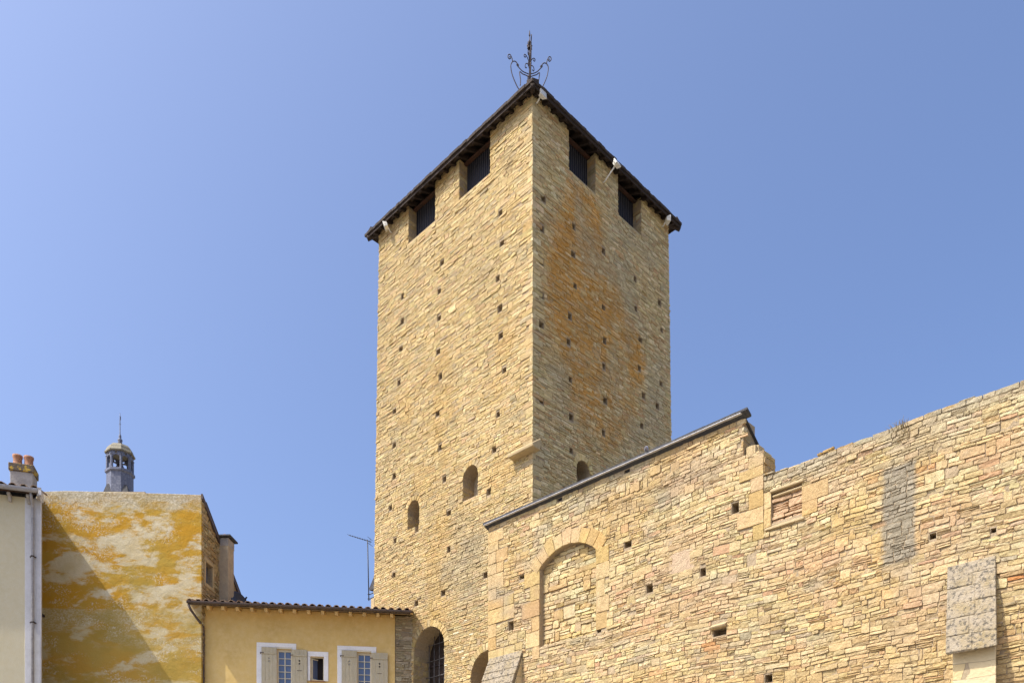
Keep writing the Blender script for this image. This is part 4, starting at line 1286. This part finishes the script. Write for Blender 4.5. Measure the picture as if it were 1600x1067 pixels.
# windows
def shutter(u0, u1, z0, z1, first):
    b = MB()
    n = 4
    for i in range(n):
        x0 = u0 + (u1 - u0) * i / n; x1 = u0 + (u1 - u0) * (i + 1) / n
        b.pbox(Y, x0 + 0.002, x1 - 0.002, z0, z1, 0.045, 0.075)
    sb = b.build('shutter', M['shutter'], yh)
    hc = MB()
    uc = (u0 + u1) / 2
    for zz in (z1 - 0.42, z1 - 0.53):
        hc.tube([Y.P(uc, zz, -0.1), Y.P(uc, zz, 0.3)], 0.034, 12)
    cut(sb, hc)
    bk = MB().pbox(Y, u0 + .01, u1 - .01, z1 - 0.62, z1 - 0.34, 0.012, 0.020); bk.build('backing', M['dark'], sb)  # added near-black sheet, stands in for the shade seen through the holes
    for zz in (z1 - 0.22, z0 + 0.22):
        MB().pbox(Y, u0 + 0.01, u1 - 0.01, zz - 0.035, zz + 0.035, 0.077, 0.098).build('batten', M['shutter'], sb, bevel=0.006)
    for zz in (z1 - 0.22, z0 + 0.22):
        hg = MB()
        hg.pbox(Y, (u0 - .05) if first else u0 - .045, (u0 + .09) if first else u0 + .06, zz - 0.014, zz + 0.014, 0.10, 0.108)
        hg.tube([Y.P(u0 - .035, zz - .03, 0.07), Y.P(u0 - .035, zz + .03, 0.07)], 0.018, 8)
        hg.build('hinge', M['gutter_brown'], sb)
    if not first:
        MB().pbox(Y, uc - .09, uc + .09, z1 - 0.80, z1 - 0.785, 0.077, 0.088).build('latch', M['gutter_brown'], sb)
    return sb
for (u0, u1, z0, z1), (sl0, sr1, wl, wr) in zip(WINS[:2], ((409, 480, 401, 463), (534, 606, 527, 588))):
    s0 = Y.pix(sl0, 1020)[0]; s1 = Y.pix(sr1, 1020)[0]; w0 = Y.pix(wl, 1010)[0]; w1 = Y.pix(wr, 1010)[0]
    sur = MB()
    sur.pbox(Y, w0, w1, z1 + 0.055, z1 + 0.215, -0.05, 0.022)
    sur.pbox(Y, w0, u0 - 0.004, z0 - 0.1, z1 + 0.053, -0.05, 0.022)
    sur.pbox(Y, u1 + 0.004, w1, z0 - 0.1, z1 + 0.053, -0.05, 0.022)
    win = sur.build('window', M['white'], yh, bevel=0.008)
    MB().pbox(Y, u0 - .002, u1 + .002, z1 + 0.002, z1 + 0.05, -0.05, 0.012).build('lintel', M['frame'], win)
    fr = MB()
    a, b = u0 + 0.03, u1 - 0.015
    fr.pbox(Y, u0, a + .02, z0, z1, -0.16, -0.10); fr.pbox(Y, b - .03, u1, z0, z1, -0.16, -0.10)
    fr.pbox(Y, a + .02, b - .03, z1 - 0.09, z1, -0.16, -0.10); fr.pbox(Y, a + .02, b - .03, z0, z0 + 0.06, -0.16, -0.10)
    mid = (a + b) / 2
    fr.pbox(Y, mid - .016, mid + .016, z0 + .06, z1 - .09, -0.157, -0.095)
    for k in range(1, 6):
        zz = z0 + .06 + (z1 - .15 - z0) * k / 6
        fr.pbox(Y, a + .02, mid - .016, zz - .011, zz + .011, -0.155, -0.105); fr.pbox(Y, mid + .016, b - .03, zz - .011, zz + .011, -0.155, -0.105)
    fr.build('frame', M['frame'], win)
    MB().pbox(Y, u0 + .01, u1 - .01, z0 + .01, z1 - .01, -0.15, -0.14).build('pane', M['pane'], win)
    shutter(s0, u0 - 0.006, z0 - 0.03, z1 + 0.03, True)
    shutter(u1 + 0.006, s1, z0 - 0.03, z1 - 0.02, False)
u0, u1, z0, z1 = WINS[2]
sur = MB(); m_ = 0.15
sur.pbox(Y, u0 - .11, u1 + .17, z1 + .002, z1 + .19, -0.05, 0.022)
sur.pbox(Y, u0 - .11, u0 - .004, z0 - .02, z1, -0.05, 0.022); sur.pbox(Y, u1 + .004, u1 + .17, z0 - .02, z1, -0.05, 0.022)
sw = sur.build('window', M['white'], yh, bevel=0.008)
sw['label'] = 'small square window standing ajar between the shuttered ones'
MB().pbox(Y, u0 - .03, u1 + .05, z0 - .05, z0 - .024, -0.05, 0.05).build('sill', M['pot'], sw)
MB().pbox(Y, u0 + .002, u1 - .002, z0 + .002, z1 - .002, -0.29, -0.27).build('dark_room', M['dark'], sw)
fr = MB()
for (a, b, c, d) in ((u0, u1, z1 - .035, z1), (u0, u0 + .03, z0, z1 - .035), (u1 - .03, u1, z0, z1 - .035), (u0 + .03, u1 - .03, z0, z0 + .03)):
    fr.pbox(Y, a, b, c, d, -0.12, -0.07)
fr.build('frame', M['frame'], sw)
# casement swung inwards, hinged on the left
cs = Pl(Y.P(u0 + .035, 0, -0.10)[:2], (Y.T * 0.72 - Y.N * 0.62)[:2], None)
cf = MB(); wv = 0.34
for (a, b, c, d) in ((0, wv, z1 - .09, z1 - .05), (0, .04, z0 + .08, z1 - .09), (wv - .04, wv, z0 + .08, z1 - .09), (0, wv, z0 + .04, z0 + .08)):
    cf.pbox(cs, a, b, c, d, -0.02, 0.02)
cf.build('casement', M['frame'], sw)
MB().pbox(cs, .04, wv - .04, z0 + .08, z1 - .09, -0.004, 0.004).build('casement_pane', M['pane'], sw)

# ================================================================== GABLE HOUSE
gc = np.array([-0.3716 * 30.9, 30.9])
gd = np.array([18.5, 1.0]); gd /= np.linalg.norm(gd)
G = Pl(gc, gd)
ZG = 15.74
gh = thing('gable_house', 'tall blank house wall of orange lichened render beside the cream house', 'house', G.P(-4, 0, -3))
SDV = np.array([0.05, 1.0]); SDV /= np.linalg.norm(SDV)
Sd = Pl(gc, SDV)                                     # right hand side wall, u runs away from the street
PI_ = math.tan(R(33))
gl = [(-5.95, 0), (0, 0), (0, ZG), (-1.0, ZG + 0.015), (-4.9, ZG + 0.03), (-5.7, ZG - 0.02), (-5.95, ZG - 0.02)]
MB().prism([G.P(u, z, 0) for u, z in gl], [G.P(u, z, -0.35) for u, z in gl]).build('gable_wall', M['gable'], gh, bevel=0.015)
SLEN = 6.5
def sdtop(u): return ZG - 0.08 - PI_ * u * 0.98
sc_ = MB()
lp = [(0.36, 0), (SLEN, 0), (SLEN, sdtop(SLEN)), (0.36, sdtop(0.36))]
sc_.prism([Sd.P(u, z, -0.03) for u, z in lp], [Sd.P(u, z, -0.4) for u, z in lp])
swl = sc_.build('side_core', M['core'], gh)
su0, sz1 = Sd.pix(321.5, 858); su1, sz0 = Sd.pix(332, 886)
su0, su1 = min(su0, su1), max(su0, su1)
sz0, sz1 = 12.62, 13.42
cut(swl, MB().pbox(Sd, su0, su1, sz0, sz1, -0.28, 0.2))
sG = Stones(Sd)
sG.rect(su0 - .14, su1 + .14, sz0 - .14, sz1 + .14)
pG = pal([(0.46, 0.37, 0.24), (0.40, 0.31, 0.19), (0.52, 0.44, 0.30), (0.36, 0.29, 0.20)], [3, 3, 1.5, 1], 0.1)
sG.courses(lambda z: 0.02, lambda z: SLEN, 9.5, ZG - 0.05, (0.09, 0.16), (0.15, 0.4), lambda u, z: pG(), topf=lambda u: sdtop(u) - 0.02)
sG.build('side_masonry', gh)
sf = MB()
sf.pbox(Sd, su0 - .14, su1 + .14, sz1 + .002, sz1 + .14, -0.08, 0.02); sf.pbox(Sd, su0 - .14, su1 + .14, sz0 - .14, sz0 - .002, -0.08, 0.03)
sf.pbox(Sd, su0 - .14, su0 - .002, sz0, sz1, -0.08, 0.02); sf.pbox(Sd, su1 + .002, su1 + .14, sz0, sz1, -0.08, 0.02)
gw = sf.build('side_window', M['smooth_stone'], gh, bevel=0.01)
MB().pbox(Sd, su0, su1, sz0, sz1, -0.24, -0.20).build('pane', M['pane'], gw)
rr = MB()
def grp(u, s_, lift): # u: along gable; s_: distance back
    p = np.array([*gc, 0]) + np.array([*gd, 0]) * u + np.array([*SDV, 0]) * s_
    p[2] = ZG - PI_ * s_ + lift
    return p
lp = [(-5.90, 0.30), (0.06, 0.30), (0.06, SLEN), (-5.90, SLEN)]
rr.prism([grp(u, s_, 0.02) for u, s_ in lp], [grp(u, s_, 0.075) for u, s_ in lp])
rr.build('roof', M['slate'], gh, bevel=0.01)
vb = MB(); vb.hexa([grp(-.02, -0.02, -.16), grp(.05, -0.02, -.16), grp(.05, SLEN, -.16), grp(-.02, SLEN, -.16), grp(-.02, -0.02, .017), grp(.05, -0.02, .017), grp(.05, SLEN, .017), grp(-.02, SLEN, .017)])
vb.build('verge_board', M['gutter_brown'], gh)
# chimney against the side wall
def chp(s_, o, z): return Sd.P(s_, z, o)
cs0, cs1, co = 1.62, 2.2, 0.36
ch = MB().pbox(Sd, cs0, cs1, 0, 14.82, -0.15, co).build('chimney', M['chim'], gh, bevel=0.015)
MB().pbox(Sd, cs0 - .015, cs1 + .015, 14.5, 14.80, -0.16, co + .012).build('chimney_head', M['concrete'], ch, bevel=0.01)
MB().pbox(Sd, cs0 - .12, cs1 + .12, 14.83, 14.90, -0.22, co + .12).build('chimney_slab', M['slate'], ch, bevel=0.01)
cp_ = Sd.P(1.95, 14.9, 0.1)
MB().lathe(tuple(cp_), [(0.10, 0), (0.11, 0.10), (0.06, 0.17)], 12).build('chimney_pot', M['pot'], ch)
# small vent stub on the gable
us, zs_ = G.pix(67, 962)
MB().tube([G.P(us + .03, zs_, -0.05), G.P(us + .03, zs_, 0.16)], 0.05, 10).build('vent_stub', M['iron'], gh)

# satellite dish behind the yellow roof
dc = Vector(((372 - CX) / F * 33.2, 33.2, CZ + (HY - 940) / F * 33.2))
sd = thing('satellite_dish', 'dark round satellite dish behind the tiled eave of the yellow house', 'satellite dish', (dc.x, dc.y, dc.z - 0.9))
ax = Vector((0.75, -0.45, 0.35)).normalized()
s_ = ax.cross(Vector((0, 0, 1))).normalized(); q_ = s_.cross(ax)
dm = MB(); rings = 6; nseg = 24; vs, fs = [], []
for sgn, off in ((1, 0.0), (1, -0.02)):
    for i in range(rings + 1):
        r_ = 0.42 * i / rings
        for k in range(nseg):
            an = 2 * math.pi * k / nseg
            vs.append(dc + s_ * r_ * math.cos(an) + q_ * r_ * math.sin(an) + ax * (0.55 * r_ * r_ + off))
n1 = (rings + 1) * nseg
for b0 in (0, n1):
    for i in range(rings):
        for k in range(nseg):
            fs.append((b0 + i * nseg + k, b0 + i * nseg + (k + 1) % nseg, b0 + (i + 1) * nseg + (k + 1) % nseg, b0 + (i + 1) * nseg + k))
for k in range(nseg):
    fs.append((rings * nseg + k, rings * nseg + (k + 1) % nseg, n1 + rings * nseg + (k + 1) % nseg, n1 + rings * nseg + k))
dm.add(vs, fs, True); dm.build('reflector', M['dish'], sd)
am = MB(); am.tube([dc - q_ * 0.40, dc + ax * 0.45 - q_ * 0.1], 0.014, 6); am.tube([dc + ax * 0.40 - q_ * 0.12, dc + ax * 0.50 - q_ * 0.08], 0.035, 8)
am.build('feed_arm', M['dish'], sd)
MB().tube([dc - ax * 0.04, dc - ax * 0.2 - Vector((0, 0, .05)), dc - ax * 0.2 - Vector((0, 0, 1.2))], 0.025, 8).build('mast', M['alu'], sd)

# ================================================================== CREAM HOUSE
lc = np.array([-0.5640 * 28.75, 28.75])
ld = np.array([3.2, 1.0]); ld /= np.linalg.norm(ld)
H = Pl(lc, ld)
ZL = 14.60
lh = thing('cream_house', 'cream rendered house at the left edge with grey downpipe and clay pots on its chimney', 'house', H.P(-3, 0, -3))
sdir = np.array([-0.60, 1.0])
bp = [lc + ld * -9, lc, lc + sdir * 2.25, lc + sdir * 2.25 + ld * -9]
MB().prism([(*p, 0) for p in bp], [(*p, ZL) for p in bp]).build('facade', M['cream'], lh)
pw = H.pix(39, 850)[0]
wq = [H.P(pw, 0, -0.02), H.P(0.0, 0, -0.02)]
MB().pbox(H, pw, 0.012, 0, ZL - 0.01, -0.1, 0.018).build('white_pilaster', M['grey_white'], lh, bevel=0.006)
LOV = 0.34
def lroof(u, o, lift=0.0):
    return H.P(u, ZL + 0.13 + (LOV - o) * math.tan(R(15)) + lift, o)
lm = MB(); lp = [(-9, LOV), (0.10, LOV), (-0.75, -2.2), (-9, -2.2)]
lm.prism([lroof(u, o) for u, o in lp], [lroof(u, o, 0.05) for u, o in lp])
lm.build('roof_deck', M['wood'], lh)
tl_lift = 0.05
tiles = MB()
u = -0.12
while u > -8.9:
    tile(lroof, u + random.uniform(-.012, .012), LOV + 0.06 + random.uniform(-.02, .03), -2.2 if u < -.8 else -1.0, 0.125 + random.uniform(-.006, .008), True, seg=8)
    tile(lroof, u - 0.165, LOV + 0.05, -2.2 if u < -.8 else -1.0, 0.10, False, seg=6)
    u -= 0.33
tiles.build('roof_tiles', M['terracotta'], lh)
MB().pbox(H, -9, 0.06, ZL + 0.02, ZL + 0.14, LOV - 0.04, LOV).build('fascia', M['beam'], lh)
gt = MB(); gp = []
for k in range(9):
    an = math.pi + math.pi * k / 8
    gp.append((LOV + 0.09 + 0.085 * math.cos(an), ZL + 0.145 + 0.12 * math.sin(an)))
gi = [(o, z + 0.012) for o, z in gp[::-1]]
gt.prism([H.P(-9, z, o) for o, z in gp + gi], [H.P(0.02, z, o) for o, z in gp + gi])
gut = gt.build('gutter', M['pipe_grey'], lh)
vb = MB()
vb.hexa([H.P(0.02, ZL - 0.16, 0.1), H.P(0.11, ZL - 0.16, 0.1), H.P(0.11, ZL - 0.02, LOV + .10), H.P(0.02, ZL - 0.02, LOV + .10),
         H.P(0.02, ZL + 0.17, 0.1), H.P(0.11, ZL + 0.17, 0.1), H.P(0.11, ZL + 0.12, LOV + .10), H.P(0.02, ZL + 0.12, LOV + .10)])
vb.build('verge_cheek', M['zinc'], lh, bevel=0.01)
vz = lambda o: ZL + 0.13 + (LOV - o) * math.tan(R(15))
vb = MB(); oa, ob_ = LOV + 0.08, -2.5
vb.hexa([H.P(-0.03, ZL - .06, oa), H.P(0.10, ZL - .06, oa), H.P(0.10 + .242 * ob_, ZL - .06, ob_), H.P(-0.03 + .242 * ob_, ZL - .06, ob_),
         H.P(-0.03, vz(oa) + .12, oa), H.P(0.10, vz(oa) + .12, oa), H.P(0.10 + .242 * ob_, vz(ob_) + .12, ob_), H.P(-0.03 + .242 * ob_, vz(ob_) + .12, ob_)])
vb.build('verge_board', M['concrete'], lh)
for px in (15, 45):
    u = H.pix(px, 780, 0.1)[0]
    b = MB()
    b.prism([H.P(u - .05, ZL + .02, -0.02), H.P(u - .05, ZL + .02, 0.28), H.P(u - .05, ZL - .06, 0.28), H.P(u - .05, ZL - .10, 0.16), H.P(u - .05, ZL - .22, 0.10), H.P(u - .05, ZL - .24, -0.02)],
            [H.P(u + .05, ZL + .02, -0.02), H.P(u + .05, ZL + .02, 0.28), H.P(u + .05, ZL - .06, 0.28), H.P(u + .05, ZL - .10, 0.16), H.P(u + .05, ZL - .22, 0.10), H.P(u + .05, ZL - .24, -0.02)])
    b.build('eave_bracket', M['concrete'], lh, bevel=0.012)
pu = H.pix(51, 900, 0.1)[0]
dp = MB().tube([H.P(pu, ZL + 0.06, LOV + 0.02), H.P(pu, ZL - 0.10, 0.28), H.P(pu, ZL - 0.32, 0.11), H.P(pu, ZL - .5, 0.10), H.P(pu, 0, 0.10)], 0.05, 12).build('downpipe', M['pipe_grey'], lh)
for z in (12.55, 10.3, 8.1, 6.0):
    cl = MB().tube([H.P(pu, z, 0.10), H.P(pu, z + .05, 0.10)], 0.064, 12); cl.pbox(H, pu - .10, pu + .10, z + .01, z + .04, 0.02, 0.06)
    cl.build('pipe_clamp', M['iron'], dp)
# chimney with two pots
cu0, cu1 = H.pix(19, 750, -2.6)[0], H.pix(55, 750, -2.6)[0]
MB().pbox(H, -9, -1.75, 0, ZL + 0.55, -5.2, -2.1).build('rear_wing', M['cream'], lh)
chm = MB()
zc0 = H.pix(40, 766, -2.3)[1]; zc1 = H.pix(36, 737, -2.3)[1]; zc2 = H.pix(36, 725.5, -2.3)[1]
chm.hexa([H.P(cu0 + .04, 14.5, -2.3), H.P(cu1 - .04, 14.5, -2.3), H.P(cu1 - .04, 14.5, -2.9), H.P(cu0 + .04, 14.5, -2.9),
          H.P(cu0, zc1, -2.28), H.P(cu1, zc1, -2.28), H.P(cu1, zc1, -2.92), H.P(cu0, zc1, -2.92)])
chm = chm.build('chimney', M['concrete'], lh, bevel=0.015)
MB().pbox(H, cu0 - .04, cu1 + .04, zc1, zc2, -2.97, -2.23).build('chimney_cap', M['lichen_cap'], chm, bevel=0.015)
for px in (27.5, 45.0):
    uu = H.pix(px, 735, -2.6)[0]
    p = H.P(uu, zc2, -2.6)
    MB().lathe(tuple(p), [(0.18, -0.03), (0.17, 0.06), (0.15, 0.10), (0.145, 0.30), (0.17, 0.36), (0.17, 0.43), (0.12, 0.43), (0.12, 0.1)], 16).build('chimney_pot', M['pot'], chm)

# ================================================================== BELFRY
bY = 60.0
bs = bY / F
bx = (187.5 - CX) * bs
zb = lambda y: CZ + (HY - y) * bs
bt = thing('belfry', 'distant slate clad octagonal bell turret with small dome and iron spike', 'bell turret', (bx, bY, 0))
r8 = 20.5 * bs
a8 = math.pi / 8 + 0.12
MB().box(bx - 3.2, bx + 3.2, bY - 3.2, bY + 3.2, 0, zb(800)).build('tower_shaft', M['chim'], bt)
sk = MB().lathe((bx, bY, 0), [(4.9, zb(830)), (2.4, zb(806)), (1.25, zb(780)), (0.95, zb(763))], 4, False, math.pi / 4 + 0.12)
sk.build('skirt_roof', M['slate'], bt)
MB().lathe((bx, bY, 0), [(r8 * .95, zb(790)), (r8 * .95, zb(744)), (r8 * 1.06, zb(742)), (r8 * 1.06, zb(738.5)), (r8 * .93, zb(738))], 8, False, a8).build('slate_drum', M['lead'], bt)
for k in range(8):
    an = a8 + k * math.pi / 4
    c_ = (bx + r8 * .87 * math.cos(an), bY + r8 * .87 * math.sin(an), 0)
    MB().lathe(c_, [(0.13, zb(738.5)), (0.10, zb(737)), (0.10, zb(719)), (0.14, zb(717.5))], 6, False, an).build('column', M['lead'], bt)
    an2 = an + math.pi / 8
    # spandrel between columns with round opening above
    p0 = np.array([bx + r8 * .90 * math.cos(an), bY + r8 * .90 * math.sin(an)]); p1 = np.array([bx + r8 * .90 * math.cos(an + math.pi / 4), bY + r8 * .90 * math.sin(an + math.pi / 4)])
    fpn = Pl(p0, p1 - p0); Lw = float(np.linalg.norm(p1 - p0))
    top = MB(); zs0 = zb(722)
    arc = [(Lw / 2 + Lw * .38 * math.cos(t), zs0 + Lw * .30 * math.sin(t)) for t in np.linspace(math.pi, 0, 7)]
    loop = [(0, zs0), *arc, (Lw, zs0), (Lw, zb(712)), (0, zb(712))]
    top.prism([fpn.P(u, z, 0.05) for u, z in loop], [fpn.P(u, z, -0.08) for u, z in loop])
    pn = top.build('arch_panel', M['lead'], bt)
    hole_ = MB().tube([fpn.P(Lw / 2, zb(714.5), -0.3), fpn.P(Lw / 2, zb(714.5), 0.3)], 0.09, 12)
    cut(pn, hole_)
MB().lathe((bx, bY, zb(738.5)), [(0.35, 0.1), (0.32, 0.3), (0.2, 0.55), (0.05, 0.62)], 14).build('bell', M['iron'], bt)
MB().lathe((bx, bY, 0), [(r8 * 1.07, zb(712.2)), (r8 * 1.09, zb(710.5)), (r8 * .98, zb(707)), (r8 * .90, zb(703)), (r8 * .72, zb(698.8)), (r8 * .42, zb(696)), (r8 * .18, zb(695))], 8, False, a8).build('dome', M['dome'], bt)
MB().lathe((bx, bY, 0), [(0.20, zb(696)), (0.13, zb(691)), (0.17, zb(688.5)), (0.17, zb(687)), (0.07, zb(685)), (0.10, zb(683)), (0.08, zb(680)), (0.035, zb(678)), (0.03, zb(655)), (0.012, zb(645))], 10).build('spike', M['lead'], bt)
vn_ = MB(); vn_.pbox(Pl((bx, bY), (1, 0.6)), -0.02, 0.06, zb(656), zb(650), -0.01, 0.01); vn_.tube([(bx - .07, bY, zb(663)), (bx + .07, bY, zb(663))], 0.02, 6)
vn_.build('vane', M['lead'], bt)

# ================================================================== TV ANTENNA
ay = 34.75
asx = ay / F
axp = lambda x: (x - CX) * asx
azp = lambda y: CZ + (HY - y) * asx
an_ = thing('tv_antenna', 'thin television antenna mast on brackets beside the tower left edge', 'antenna', (axp(575.6), ay, azp(938)))
MB().tube([(axp(576.4), ay, azp(938)), (axp(574.3), ay, azp(843))], 0.022, 8).build('mast', M['alu'], an_)
for y in (928, 935):
    e = C.P(0.35, azp(y), 0.0)
    MB().tube([(axp(574.4), ay, azp(y)), (axp(578), ay + .02, azp(y)), tuple(e)], 0.020, 6).build('bracket', M['alu'], an_)
b0, b1 = Vector((axp(547), ay - .25, azp(839.5))), Vector((axp(580), ay + .1, azp(845)))
boom = MB().tube([b0, b1], 0.012, 6).build('boom', M['alu'], an_)
for k in range(9):
    t_ = k / 8
    p = b0.lerp(b1, t_ * 0.86)
    hl = 0.10 + 0.05 * t_
    MB().tube([p - Vector((0.05, hl, 0.0)), p + Vector((0.05, hl, 0.0))], 0.006, 5).build('element', M['alu'], an_)
rfx = MB()
for dz in (-0.12, 0.12):
    p = b0.lerp(b1, 0.93) + Vector((0, 0, dz))
    rfx.tube([p - Vector((0.07, 0.2, 0)), p + Vector((0.07, 0.2, 0))], 0.008, 5)
rfx.tube([b0.lerp(b1, 0.93) - Vector((0, 0, .14)), b0.lerp(b1, 0.93) + Vector((0, 0, .14))], 0.008, 5)
rfx.build('reflector', M['alu'], an_)
